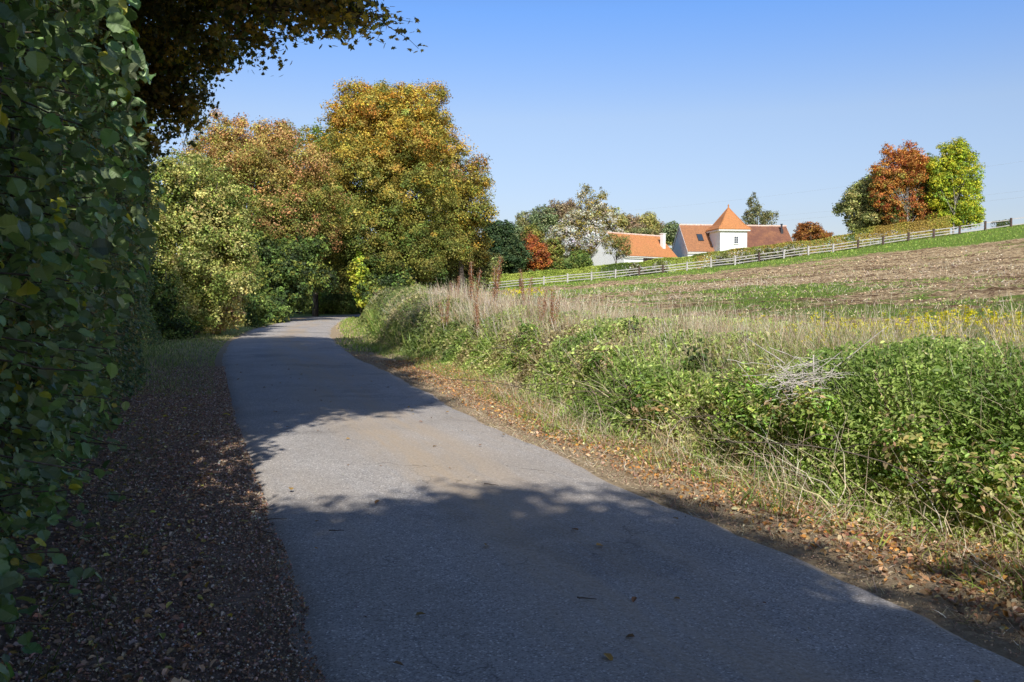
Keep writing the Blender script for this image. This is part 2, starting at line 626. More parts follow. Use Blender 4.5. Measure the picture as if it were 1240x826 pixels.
def ground_mat():
    # col.r: grass 0..1, col.g: dark litter (left verge) 0..1
    m, n, p, o = new_mat('earth_and_grass')
    tc = N_(n, 'ShaderNodeTexCoord')
    ob = tc.outputs['Object']
    at_ = N_(n, 'ShaderNodeAttribute')
    at_.attribute_name = 'col'
    sp = N_(n, 'ShaderNodeSeparateColor')
    n.links.new(at_.outputs['Color'], sp.inputs[0])
    f1 = noise_node(n, ob, 14, 9, .75)
    dirt = ramp_node(n, f1, [(.3, (.24, .17, .11)), (.5, (.44, .34, .22)), (.7, (.62, .5, .34))])
    dark = ramp_node(n, noise_node(n, ob, 22, 9, .8), [(.32, (.12, .08, .06)), (.52, (.32, .22, .16)), (.72, (.56, .43, .33))])
    grass = ramp_node(n, noise_node(n, ob, 8, 8, .75), [(.3, (.08, .11, .03)), (.55, (.22, .28, .07)), (.75, (.46, .44, .18))])
    patch = noise_node(n, ob, 1.3, 6, .7)
    ad = N_(n, 'ShaderNodeMath', operation='ADD')
    n.links.new(sp.outputs[0], ad.inputs[0])
    n.links.new(patch, ad.inputs[1])
    gm = ramp_node(n, ad.outputs[0], [(.85, g3(0)), (1.02, g3(1))])
    col = mix_node(n, sp.outputs[1], dirt, dark)
    col = mix_node(n, gm, col, grass)
    n.links.new(col, p.inputs['Base Color'])
    p.inputs['Roughness'].default_value = .95
    p.inputs['Specular IOR Level'].default_value = .1
    b = N_(n, 'ShaderNodeBump')
    b.inputs['Strength'].default_value = .8
    b.inputs['Distance'].default_value = .03
    n.links.new(noise_node(n, ob, 30, 8, .8), b.inputs['Height'])
    n.links.new(b.outputs[0], p.inputs['Normal'])
    return m


def field_mat():
    # col.r grass amount
    m, n, p, o = new_mat('harrowed_field_soil')
    tc = N_(n, 'ShaderNodeTexCoord')
    ob = tc.outputs['Object']
    at_ = N_(n, 'ShaderNodeAttribute')
    at_.attribute_name = 'col'
    sp = N_(n, 'ShaderNodeSeparateColor')
    n.links.new(at_.outputs['Color'], sp.inputs[0])
    f1 = noise_node(n, ob, 2.6, 12, .88)
    soil = ramp_node(n, f1, [(.4, (.06, .035, .022)), (.465, (.3, .18, .1)), (.505, (.74, .53, .28)), (.6, (.98, .8, .48))])
    mp = N_(n, 'ShaderNodeMapping')
    mp.inputs['Rotation'].default_value = (0, 0, radians(8))
    mp.inputs['Scale'].default_value = (.25, 1, 1)
    n.links.new(ob, mp.inputs[0])
    rows = ramp_node(n, noise_node(n, mp.outputs[0], .55, 9, .75), [(.42, (.3, .23, .2)), (.5, g3(1.0))])
    soil = mix_node(n, .75, soil, rows, 'MULTIPLY')
    grass = ramp_node(n, noise_node(n, ob, 6, 8, .75), [(.3, (.08, .14, .02)), (.55, (.24, .35, .06)), (.75, (.5, .5, .17))])
    pn = noise_node(n, mp.outputs[0], 1.1, 8, .75)
    ad = N_(n, 'ShaderNodeMath', operation='ADD')
    n.links.new(sp.outputs[0], ad.inputs[0])
    n.links.new(pn, ad.inputs[1])
    gm = ramp_node(n, ad.outputs[0], [(.8, g3(0)), (.9, g3(1))])
    col = mix_node(n, gm, soil, grass)
    n.links.new(col, p.inputs['Base Color'])
    p.inputs['Roughness'].default_value = .95
    p.inputs['Specular IOR Level'].default_value = .1
    b = N_(n, 'ShaderNodeBump')
    b.inputs['Strength'].default_value = 1
    b.inputs['Distance'].default_value = .25
    n.links.new(f1, b.inputs['Height'])
    n.links.new(b.outputs[0], p.inputs['Normal'])
    return m


M['asphalt'] = asphalt()
M['ground'] = ground_mat()
M['field'] = field_mat()

# ------------------------------------------------------------------ ground, road, field


def axis(lo, hi, fine_lo, fine_hi, step, grow=1.12):
    a = list(np.arange(fine_lo, fine_hi + 1e-6, step))
    s = step
    while a[-1] < hi:
        s *= grow
        a.append(a[-1] + s)
    s = step
    while a[0] > lo:
        s *= grow
        a.insert(0, a[0] - s)
    return np.array(a)


def grid_faces(nr, nc, keep=None):
    i = np.arange(nr - 1)[:, None] * nc
    j = np.arange(nc - 1)[None]
    q = np.stack([i + j, i + j + 1, i + nc + j + 1, i + nc + j], -1)
    if keep is not None:
        q = q[keep]
    return q.reshape(-1, 4)


gx = axis(-3000, 3000, -20, 14, .3)
gy = axis(-1500, 4000, -8, 45, .3)
X, Y = np.meshgrid(gx, gy)
Z = height(X, Y)
b = bank(X, Y)
in_field = smooth((b - 3.0) / 1.5) * smooth((fence_y(np.clip(X, -60, 90)) + 1 - Y) / 3) * smooth((90 - X) / 5) * smooth((Y + 10) / 5)
Z = Z - 0.4 * in_field
lft = (XL(Y) - X)
Z = Z + np.where((b > .1) | (lft > .1), (fbm(X * 2.1, Y * 2.1) - .5) * .05 + .004, 0) - np.where((b < .12) & (lft < .12), .02, 0)
grass = smooth((lft - .8) / 2) * smooth((Y - 14) / 9) + smooth((b - 1.2) / 1.5) + smooth((b - .2) / 1) * smooth((Y - 24) / 8) * .62
grass = np.where(np.abs(Y) + np.abs(X) > 140, 1.2, grass) * .9
grass = grass * .62 + .18 * (grass > .5)
dark = smooth((lft + .2) / .3) * smooth((30 - Y) / 12)
gr = Geo()
gr.add(np.stack([X, Y, Z], -1).reshape(-1, 3), grid_faces(len(gy), len(gx)), np.stack([grass, dark, 0 * dark], -1).reshape(-1, 3))
tag(gr.build('ground', M['ground'], smooth_=True), kind='structure')

# road
ry = np.arange(-30, 94, .12)
nc = 25
u = np.linspace(0, 1, nc)
RX = np.zeros((len(ry), nc))
L, Rr = XL(ry).copy(), XR(ry).copy()
L += (fbm(ry * 1.3, ry * 0 + 3, 5) - .5) * .16 + (fbm(ry * 6, ry * 0 + 1, 3) - .5) * .06
Rr += (fbm(ry * 1.1, ry * 0 + 8, 5) - .5) * .2 + (fbm(ry * 6, ry * 0 + 11, 3) - .5) * .07
RX = L[:, None] * (1 - u) + Rr[:, None] * u
RY = np.repeat(ry[:, None], nc, 1)
RZ = .022 + .03 * (1 - (2 * u[None] - 1) ** 2) + 0 * RX + (fbm(RX * .8, RY * .8) - .5) * .015
RZ[:, 0] = -.03
RZ[:, -1] = -.03
rd = Geo()
rd.add(np.stack([RX, RY, RZ], -1).reshape(-1, 3), grid_faces(len(ry), nc),
       np.stack([np.repeat(u[None], len(ry), 0), RY / 100, 0 * RX], -1).reshape(-1, 3))
tag(rd.build('road', M['asphalt'], smooth_=True), kind='structure')

# field
fy = [-6.0]
while fy[-1] < 112:
    fy.append(fy[-1] + max(.09, .0085 * abs(fy[-1])))
fy = np.array(fy)
fu = np.linspace(0, 1, 420) ** 1.25
X0 = XR(fy) + 2.55
X0 = np.where(fy > 60, np.interp(fy, [60, 75, 112], [XR(60) + 2.55, -6.5, -7.5]), X0)
X1 = np.clip(.75 * fy + 12, 9, 85)
FX = X0[:, None] + (X1 - X0)[:, None] * fu
FY = np.repeat(fy[:, None], len(fu), 1)
FY = np.minimum(FY, fence_y(FX) + 1.2)
b = bank(FX, FY)
FZ = height(FX, FY)
edge = smooth((b - 2.4) / .8)
rowsn = fbm(FX * .3, FY * 1.4, 4)
FZ = FZ + edge * ((fbm(FX * 2.6, FY * 2.6, 4) - .5) * .20 + (rowsn - .5) * .12 + (np.abs(fbm(FX * .5, FY * 2.2, 4) - .5)) * .12) + .03 - (1 - edge) * .2
fd = fence_y(FX) - FY
grn = .3 + .34 * smooth((20 - fd) / 16) + .8 * np.clip(fbm(FX * .06 + 2, FY * .11, 4) - .45, -.25, .3) + .55 * (fbm(FX * .35, FY * .7, 4) - .5)
grn += .38 * smooth((2.2 - (b - 2.4)) / 2.2)
grn -= .16 * smooth((FX - 10) / 12) * smooth((fd - 26) / 12)
fg = Geo()
fg.add(np.stack([FX, FY, FZ], -1).reshape(-1, 3), grid_faces(len(fy), len(fu)), np.stack([grn, 0 * grn, 0 * grn], -1).reshape(-1, 3))
tag(fg.build('field', M['field'], smooth_=True), kind='structure')


# ------------------------------------------------------------------ trees
def limb(g, a, b_, r0, r1, sag=.12, seg=6, n=6, c=None):
    a, b_ = np.asarray(a, float), np.asarray(b_, float)
    t = np.linspace(0, 1, seg + 1)[:, None]
    L_ = np.linalg.norm(b_ - a)
    p = a * (1 - t) + b_ * t
    wob = np.cumsum(R.normal(0, sag * L_ / seg * .5, (seg + 1, 3)), 0)
    wob -= wob[0] * (1 - t) + wob[-1] * t
    p = p + wob
    g.tube(p, r0 + (r1 - r0) * t[:, 0] ** .8, c, n)
    return p


def leaves_in_lobes(lobes, cols, weights=None, density=1.0, leaf=.2, clump=.9, per=60, shape=LEAF4, top_cols=None, up=.5, jit=.16, geo=None, inner=.15, squash=.75, side_cols=None, hollow=.72):
    """lobes: list of (centre, radii). leaf clumps crowd the lobes' outer shell; a few fill the inside."""
    g = geo or Geo()
    zs = [c[2] + r[2] for c, r in lobes] + [c[2] - r[2] for c, r in lobes]
    zlo, zhi = min(zs), max(zs)
    for c, r in lobes:
        c, r = np.asarray(c, float), np.asarray(r, float)
        area = 4 * pi * ((r[0] * r[1]) ** 1.6 / 3 + (r[0] * r[2]) ** 1.6 / 3 + (r[1] * r[2]) ** 1.6 / 3) ** (1 / 1.6)
        nclump = max(4, int(density * Q * area / (clump ** 2) * 1.9))
        d = R.normal(size=(nclump, 3))
        d /= np.linalg.norm(d, axis=1)[:, None]
        rad = hollow + (1.08 - hollow) * R.random(nclump) ** .8
        deep = R.random(nclump) < inner
        rad[deep] = .3 + .45 * R.random(deep.sum())
        bn = fbm(d[:, 0] * 3.1 + c[0] + 20, d[:, 2] * 3.1 + d[:, 1] * 2.3 + c[1], 3)
        bump_ = 1 + .34 * (bn - .5) * 2
        cc = c + d * r * (rad * bump_)[:, None]
        cs_ = .3 + .95 * R.random(nclump) ** 1.3
        cr = clump * cs_
        k = np.maximum(5, (per * (.25 + 1.0 * cs_) * (.8 + .4 * R.random(nclump))).astype(int))
        k[(bn < .36) & ~deep] = 4
        idx = np.repeat(np.arange(nclump), k)
        n = len(idx)
        q = R.normal(size=(n, 3))
        q /= np.linalg.norm(q, axis=1)[:, None]
        q *= (R.random(n) ** .5)[:, None]
        sq = np.array([1, 1, squash])
        pos = cc[idx] + q * cr[idx][:, None] * sq
        outw = d[idx] * .6 + q * .8 + np.array([0, 0, up])
        nrm = outw + R.normal(0, .55, (n, 3))
        # clump colour, drifting with height
        hcol = pal(cols, nclump, jit, weights)
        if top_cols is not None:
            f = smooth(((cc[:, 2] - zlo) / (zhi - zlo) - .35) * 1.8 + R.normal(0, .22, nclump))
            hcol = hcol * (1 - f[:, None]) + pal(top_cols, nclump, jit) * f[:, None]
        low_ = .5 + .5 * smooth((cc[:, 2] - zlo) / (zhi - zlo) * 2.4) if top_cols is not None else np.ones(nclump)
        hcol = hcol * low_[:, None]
        col = hcol[idx] * np.exp(R.normal(0, .3, (n, 1))) * np.exp(R.normal(0, .06, (n, 3)))
        s = leaf * (.65 + .7 * R.random(n))
        g.scatter(shape[0], shape[1], pos, frames(nrm), s, np.clip(col, .004, .85))
    return g


def tree(name, base, label, cat, lobes, cols, bark='bark', trunk_r=.25, group=None, limbs=2, twig=True, trunk_top=None, sat=4, top_pt=None, mat='leaf_far', lean=None, **kw):
    base = np.asarray(base, float)
    t = thing(name, tuple(base), label, cat, group)
    extra = []
    if sat:
        for c, r in lobes:
            for j in range(sat):
                d = R.normal(size=3)
                d[2] = d[2] * .8 + .15
                d /= np.linalg.norm(d)
                f = .22 + .22 * R.random()
                extra.append((tuple(np.array(c) + d * np.array(r) * (.88 + .3 * R.random())), tuple(np.array(r) * f * np.array([1, 1, .8]))))
    small = [(c, tuple(np.array(r) * .93)) for c, r in lobes]
    g = leaves_in_lobes(small + extra, cols, **kw)
    g.build('crown', M[mat], t)
    tg = Geo()
    cs = np.array([c for c, r in lobes], float)
    zt = trunk_top if trunk_top is not None else max(c[2] + r[2] * .45 for c, r in lobes)
    top = np.array([base[0] * .4 + cs[:, 0].mean() * .6, base[1] * .4 + cs[:, 1].mean() * .6, zt])
    if top_pt is not None:
        top = np.array(top_pt, float)
        zt = top[2]
    low = base - np.array([0, 0, .25])
    p = limb(tg, low, top, trunk_r, trunk_r * .25, .06, 10, 9)
    for c, r in lobes:
        for j in range(limbs):
            d = R.normal(size=3)
            d[2] = abs(d[2]) * .7
            d /= np.linalg.norm(d)
            e = np.asarray(c, float) + d * np.asarray(r, float) * .8
            zz = low[2] + (min(e[2], zt) - low[2]) * (.35 + .3 * R.random())
            k = int(np.argmin(np.abs(p[:, 2] - zz)))
            pp = limb(tg, p[k], e, trunk_r * .42, trunk_r * .08, .14, 7, 6)
            if twig:
                for m_ in (3, 5):
                    e2 = pp[m_] + R.normal(0, 1, 3) * np.asarray(r) * .35
                    limb(tg, pp[m_], e2, trunk_r * .16, trunk_r * .04, .15, 4, 4)
    tg.build('trunk', M[bark], t, True)
    return t


def gz(p):
    return (p[0], p[1], float(height(p[0], p[1])))


def lobe_px(px, py, Y, wpx, hpx, depth=None):
    """a lobe centred at the given view point, half-sizes given in photograph pixels"""
    c = at(px, py, Y)
    k = Y / F
    w = wpx * k
    return (c, (w, depth or w, hpx * k))


# colours (linear albedo)
GOLD = [(.56, .31, .04), (.46, .29, .05), (.62, .42, .07), (.36, .28, .05)]
ORANGE = [(.52, .24, .05), (.42, .2, .06), (.58, .32, .07)]
RUST = [(.46, .24, .1), (.5, .3, .13), (.38, .2, .09), (.44, .33, .1)]
OLIVE = [(.21, .23, .045), (.3, .29, .06), (.13, .16, .035), (.37, .33, .08)]
GREEN = [(.1, .16, .04), (.15, .22, .05), (.2, .26, .06)]
DARK = [(.05, .08, .028), (.07, .11, .03), (.04, .06, .025)]
LIME = [(.5, .56, .06), (.6, .6, .08), (.36, .46, .06)]
RED = [(.5, .14, .04), (.56, .22, .05), (.4, .12, .05), (.5, .27, .07)]
SILVER = [(.75, .73, .68), (.62, .58, .48), (.5, .44, .2), (.82, .8, .76)]

for _p in (GOLD, ORANGE, RUST):
    _p[:] = [tuple(min(.8, v * 1.15) for v in c) for c in _p]
T = lobe_px
# --- the tree row at the bend
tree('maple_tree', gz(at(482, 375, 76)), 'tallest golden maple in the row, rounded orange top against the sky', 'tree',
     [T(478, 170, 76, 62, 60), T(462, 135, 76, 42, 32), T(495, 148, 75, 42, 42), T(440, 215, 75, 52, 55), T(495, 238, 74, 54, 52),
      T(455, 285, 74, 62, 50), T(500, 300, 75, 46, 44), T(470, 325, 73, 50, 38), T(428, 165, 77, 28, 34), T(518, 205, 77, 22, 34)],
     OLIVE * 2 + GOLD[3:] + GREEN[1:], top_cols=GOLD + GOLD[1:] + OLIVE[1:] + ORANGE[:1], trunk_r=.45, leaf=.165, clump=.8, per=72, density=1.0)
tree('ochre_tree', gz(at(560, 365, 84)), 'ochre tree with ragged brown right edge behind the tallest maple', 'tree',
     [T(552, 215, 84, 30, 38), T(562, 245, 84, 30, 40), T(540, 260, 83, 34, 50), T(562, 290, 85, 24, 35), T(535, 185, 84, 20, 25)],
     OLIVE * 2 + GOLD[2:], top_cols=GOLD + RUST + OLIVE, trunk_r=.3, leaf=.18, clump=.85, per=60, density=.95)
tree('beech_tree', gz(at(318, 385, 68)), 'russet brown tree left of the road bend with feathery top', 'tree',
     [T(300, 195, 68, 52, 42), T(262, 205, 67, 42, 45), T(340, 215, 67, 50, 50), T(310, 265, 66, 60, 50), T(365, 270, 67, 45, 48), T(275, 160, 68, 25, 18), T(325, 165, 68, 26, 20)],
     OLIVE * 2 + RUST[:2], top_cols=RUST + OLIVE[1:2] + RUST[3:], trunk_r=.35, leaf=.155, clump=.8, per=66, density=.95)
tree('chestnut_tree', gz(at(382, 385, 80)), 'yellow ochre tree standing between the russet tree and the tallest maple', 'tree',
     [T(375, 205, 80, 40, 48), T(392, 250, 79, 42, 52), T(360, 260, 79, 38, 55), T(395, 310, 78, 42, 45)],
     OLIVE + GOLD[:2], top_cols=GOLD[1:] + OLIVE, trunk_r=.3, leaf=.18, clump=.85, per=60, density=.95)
tree('ash_tree', gz(at(395, 380, 95)), 'small bluish green treetop peeping up behind the ochre trees', 'tree',
     [T(390, 175, 95, 18, 20), T(402, 200, 95, 30, 35)], GREEN, trunk_r=.3, leaf=.28, clump=1, per=30, density=.8)
# dark undergrowth below them
tree('hazel_shrub', gz(at(330, 385, 60)), 'dark green shrub under the russet tree beside the road', 'shrub',
     [T(330, 345, 60, 42, 38), T(300, 325, 60, 35, 50), T(355, 330, 62, 34, 45), T(320, 375, 58, 30, 14)],
     GREEN + OLIVE[:1] + DARK, trunk_r=.09, leaf=.19, clump=.6, per=40)
tree('yellow_sapling', gz(at(362, 388, 88)), 'bright yellow-green sapling at the roadside just before the bend', 'sapling',
     [T(367, 340, 87, 13, 16), T(360, 356, 87, 15, 12), T(374, 352, 87, 11, 14)], LIME, trunk_r=.05, leaf=.2, clump=.4, per=26, density=.7)
tree('willow_bush', gz(at(408, 380, 93)), 'feathery green bush closing the view at the end of the road', 'bush',
     [T(410, 345, 92, 26, 36), T(402, 363, 92, 28, 18), T(424, 362, 91, 22, 20)], [(.22, .28, .07), (.28, .33, .1), (.16, .2, .05)], trunk_r=.1, leaf=.2, clump=.6, per=44)
tree('yellow_sapling', gz(at(437, 375, 70)), 'small yellow sapling under the tallest maple, right of the road end', 'sapling',
     [T(436, 335, 70, 10, 22), T(440, 355, 70, 12, 14)], LIME, trunk_r=.05, leaf=.22, clump=.45, per=24, density=.7)
tree('holly_bush', gz(at(375, 375, 98)), 'dark evergreen bush filling the gap behind the road end', 'bush',
     [T(375, 345, 98, 45, 40), T(440, 345, 100, 45, 40), T(345, 340, 97, 40, 45)], DARK + GREEN[:1], trunk_r=.12, leaf=.28, clump=.9, per=36, inner=.3)
tree('thorn_bush', gz(at(480, 365, 72)), 'dark bush at the foot of the tallest maple', 'bush',
     [T(478, 345, 72, 32, 24), T(505, 340, 76, 34, 30), T(455, 352, 70, 24, 18)], DARK + GREEN + OLIVE[:1], trunk_r=.1, leaf=.2, clump=.6, per=40, inner=.3)
tree('hawthorn_bush', gz(at(550, 360, 88)), 'grey-green rounded bush under the ochre tree beside the fence end', 'bush',
     [T(548, 300, 88, 34, 36), T(530, 330, 88, 34, 28), T(570, 325, 90, 28, 30), T(550, 345, 88, 36, 12)],
     [(.2, .23, .08), (.14, .17, .055), (.27, .27, .1)], trunk_r=.15, leaf=.24, clump=.75, per=40)

# --- tall pale green hedge-bush on the left
tree('hornbeam_tree', gz(at(238, 412, 37)), 'tall pale yellow-green hornbeam at the left roadside catching the sun', 'tree',
     [T(235, 250, 37, 52, 55), T(210, 300, 36, 50, 70), T(262, 300, 37, 38, 62), T(240, 350, 35, 52, 48), T(225, 215, 38, 30, 28), T(268, 262, 38, 30, 40), T(182, 320, 34, 26, 80), T(196, 240, 35, 24, 50)],
     [(.34, .37, .085), (.42, .41, .12), (.22, .27, .06), (.5, .45, .16), (.16, .2, .045)], trunk_r=.16, leaf=.105, clump=.5, per=60, density=1.0)
tree('spindle_bush', gz(at(272, 405, 42)), 'straw yellow bush with brown streaks below the pale hornbeam', 'bush',
     [T(268, 350, 41, 25, 42), T(285, 335, 43, 17, 45), T(255, 385, 38, 30, 18)],
     [(.6, .48, .16), (.46, .4, .12), (.36, .22, .12), (.34, .36, .08)], trunk_r=.08, leaf=.12, clump=.4, per=48)
tree('elder_bush', gz(at(305, 398, 50)), 'dark green leafy bush on the grassy left verge', 'bush',
     [T(300, 360, 50, 22, 34), T(318, 375, 48, 20, 16), T(290, 330, 52, 22, 40)], GREEN + DARK[:1] + OLIVE[:1], trunk_r=.07, leaf=.17, clump=.5, per=40)

tree('dark_bush', gz(at(205, 408, 33)), 'dark green bush between the shaded hedge and the pale hornbeam', 'bush',
     [T(196, 385, 32, 26, 30), T(180, 350, 31, 22, 50), T(222, 398, 33, 16, 12)], GREEN + DARK, trunk_r=.07, leaf=.11, clump=.4, per=40)

# --- around the houses
tree('yew_tree', gz(at(608, 340, 113)), 'dark evergreen tree behind the left end of the fence', 'tree',
     [T(606, 298, 113, 22, 26), T(600, 285, 113, 14, 18), T(618, 312, 113, 18, 18), T(592, 312, 113, 16, 18)], [(.05, .09, .04), (.08, .12, .045)], trunk_r=.2, leaf=.25, clump=.7, per=44, inner=.3)
tree('red_shrub', gz(at(647, 335, 116)), 'small dark red shrub behind the hedge beside the evergreen', 'shrub',
     [T(645, 305, 116, 13, 17), T(652, 312, 116, 14, 14)], RED[:3] + [(.3, .12, .05)], trunk_r=.1, leaf=.22, clump=.6, per=36)
tree('olive_shrub', gz(at(668, 335, 119)), 'brownish green conical shrub right of the red shrub', 'shrub',
     [T(645, 290, 120, 13, 16), T(665, 310, 119, 16, 20), T(630, 318, 118, 14, 12)], OLIVE + [(.2, .13, .05)], trunk_r=.1, leaf=.24, clump=.6, per=36)
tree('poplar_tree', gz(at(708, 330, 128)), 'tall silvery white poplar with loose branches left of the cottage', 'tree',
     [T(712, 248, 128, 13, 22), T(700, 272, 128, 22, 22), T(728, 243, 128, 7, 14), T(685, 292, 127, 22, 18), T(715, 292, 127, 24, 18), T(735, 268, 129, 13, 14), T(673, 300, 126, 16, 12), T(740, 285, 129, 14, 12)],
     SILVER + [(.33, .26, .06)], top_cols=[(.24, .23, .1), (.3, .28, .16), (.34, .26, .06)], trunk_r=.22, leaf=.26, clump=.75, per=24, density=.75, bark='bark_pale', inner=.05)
tree('conical_bush', gz(at(698, 330, 114)), 'low green bush behind the hedge in front of the silvery poplar', 'bush',
     [T(702, 315, 116, 13, 12), T(685, 323, 115, 12, 7)], GREEN + OLIVE[:1], trunk_r=.08, leaf=.2, clump=.5, per=34)
tree('plum_tree', gz(at(746, 330, 114)), 'small olive green tree standing in front of the cottage gable', 'tree',
     [T(745, 297, 114, 16, 13), T(738, 292, 114, 10, 10), T(754, 300, 114, 12, 13)], [(.26, .28, .08), (.34, .33, .1), (.3, .22, .09)], trunk_r=.08, leaf=.15, clump=.45, per=16, density=.5, inner=.05, trunk_top=at(746, 300, 114)[2])
tree('birch_tree', gz(at(918, 300, 145)), 'slender thin-leaved birch rising behind the main house roof', 'tree',
     [T(913, 247, 145, 6, 12), T(916, 263, 145, 14, 12), T(930, 266, 145, 9, 12), T(908, 268, 145, 7, 10)], [(.2, .21, .1), (.27, .25, .1)], trunk_r=.12, leaf=.24, clump=.6, per=18, density=.6, inner=.05, trunk_top=at(913, 240, 145)[2])
tree('orange_shrub', gz(at(983, 300, 128)), 'rounded orange shrub at the right end of the main house', 'shrub',
     [T(980, 281, 130, 15, 12), T(990, 287, 130, 14, 9), T(970, 284, 130, 9, 10)], [(.38, .15, .04), (.3, .13, .045), (.42, .22, .05)], trunk_r=.09, leaf=.2, clump=.5, per=26, density=.8)

# --- the clump on the right
tree('oak_tree', gz(at(1050, 285, 112)), 'dark green tree at the left of the hilltop clump', 'tree',
     [T(1052, 235, 112, 20, 22), T(1040, 252, 112, 19, 24), T(1062, 258, 111, 18, 24), T(1034, 240, 112, 11, 12), T(1048, 270, 111, 22, 12)],
     [(.16, .19, .06), (.3, .31, .09), (.4, .38, .14)], trunk_r=.2, leaf=.24, clump=.7, per=40)
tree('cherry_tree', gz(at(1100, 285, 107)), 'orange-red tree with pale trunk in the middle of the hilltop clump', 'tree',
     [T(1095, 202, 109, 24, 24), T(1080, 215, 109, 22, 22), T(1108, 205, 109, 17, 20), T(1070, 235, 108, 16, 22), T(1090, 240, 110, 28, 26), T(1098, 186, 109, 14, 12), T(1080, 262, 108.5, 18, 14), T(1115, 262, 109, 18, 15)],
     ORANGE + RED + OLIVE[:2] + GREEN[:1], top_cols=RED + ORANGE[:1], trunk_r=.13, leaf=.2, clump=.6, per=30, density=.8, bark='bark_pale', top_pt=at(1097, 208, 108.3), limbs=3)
tree('lime_tree', gz(at(1122, 285, 113)), 'deep green tree half hidden between the red and the yellow-green tree', 'tree',
     [T(1124, 208, 114, 14, 20), T(1120, 240, 114, 22, 30), T(1112, 262, 113, 24, 16), T(1135, 225, 115, 12, 20)], [(.09, .13, .03), (.14, .16, .035), (.2, .17, .03)], trunk_r=.18, leaf=.24, clump=.75, per=40)
tree('ash_tree', gz(at(1154, 283, 105.6)), 'yellow-green tree with pale slim trunk at the right of the hilltop clump', 'tree',
     [T(1157, 192, 107, 19, 20), T(1165, 212, 107, 22, 24), T(1146, 212, 107, 16, 22), T(1168, 240, 107, 20, 24), T(1148, 245, 108, 16, 22), T(1160, 260, 108, 24, 14), T(1140, 268, 107, 16, 11), T(1172, 265, 107, 15, 11), T(1138, 235, 107.5, 14, 18)],
     [(.44, .5, .04), (.58, .56, .05), (.26, .36, .05)], trunk_r=.13, leaf=.2, clump=.6, per=32, bark='bark_pale', density=.85, top_pt=at(1159, 205, 106.6))

# --- wooded hill far behind
hill_cols = [[(.22, .24, .1), (.3, .28, .12)], [(.32, .24, .14), (.26, .2, .12)], [(.16, .21, .1), (.22, .26, .12)], [(.46, .4, .12), (.34, .32, .12)]]
hill = [(622, 277, 8, 9, 2, 'small grey-green tree at the left foot of the wooded hill'), (640, 268, 13, 13, 0, 'olive tree near the left foot of the wooded hill'),
        (658, 262, 14, 15, 2, 'rounded green tree on the left slope of the wooded hill'), (675, 257, 13, 14, 1, 'brownish tree on the skyline left of the silvery poplar'),
        (692, 258, 14, 16, 1, 'russet hill tree partly behind the silvery poplar'), (742, 264, 15, 14, 3, 'golden hill tree just right of the silvery poplar'),
        (722, 262, 14, 14, 0, 'olive hill tree directly behind the silvery poplar'), (762, 270, 14, 12, 1, 'brown hill tree above the cottage ridge'),
        (782, 268, 12, 12, 3, 'yellow-green topped hill tree above the cottage roof'), (795, 275, 11, 10, 1, 'low brown hill tree above the cottage chimney'),
        (815, 277, 11, 11, 2, 'green hill tree between the two houses'), (806, 284, 12, 10, 3, 'yellow hill bush low between the two houses'),
        (648, 285, 16, 12, 0, 'lower olive tree on the hill above the red shrub'), (680, 283, 18, 13, 2, 'lower green tree on the hill behind the poplar foot'),
        (770, 285, 20, 10, 0, 'lower olive tree on the hill behind the cottage ridge'), (628, 292, 14, 12, 3, 'pale yellow-green tree right of the evergreen')]
for px, py, w, h, ci, lab in hill:
    Yh = 255 + R.random() * 25
    tree('woodland_tree', gz(at(px, 290, Yh)), lab, 'tree', [T(px, py + 1, Yh, w, h * .95), T(px + w * .4, py + h * .6, Yh - 2, w * .8, h * .8), T(px - w * .45, py + h * .55, Yh, w * .8, h * .8)],
         hill_cols[ci], trunk_r=.3, leaf=.5, clump=1.4, per=26, density=.9, limbs=1, twig=False, group='trees on the wooded hill')

# ------------------------------------------------------------------ hedges behind the fence


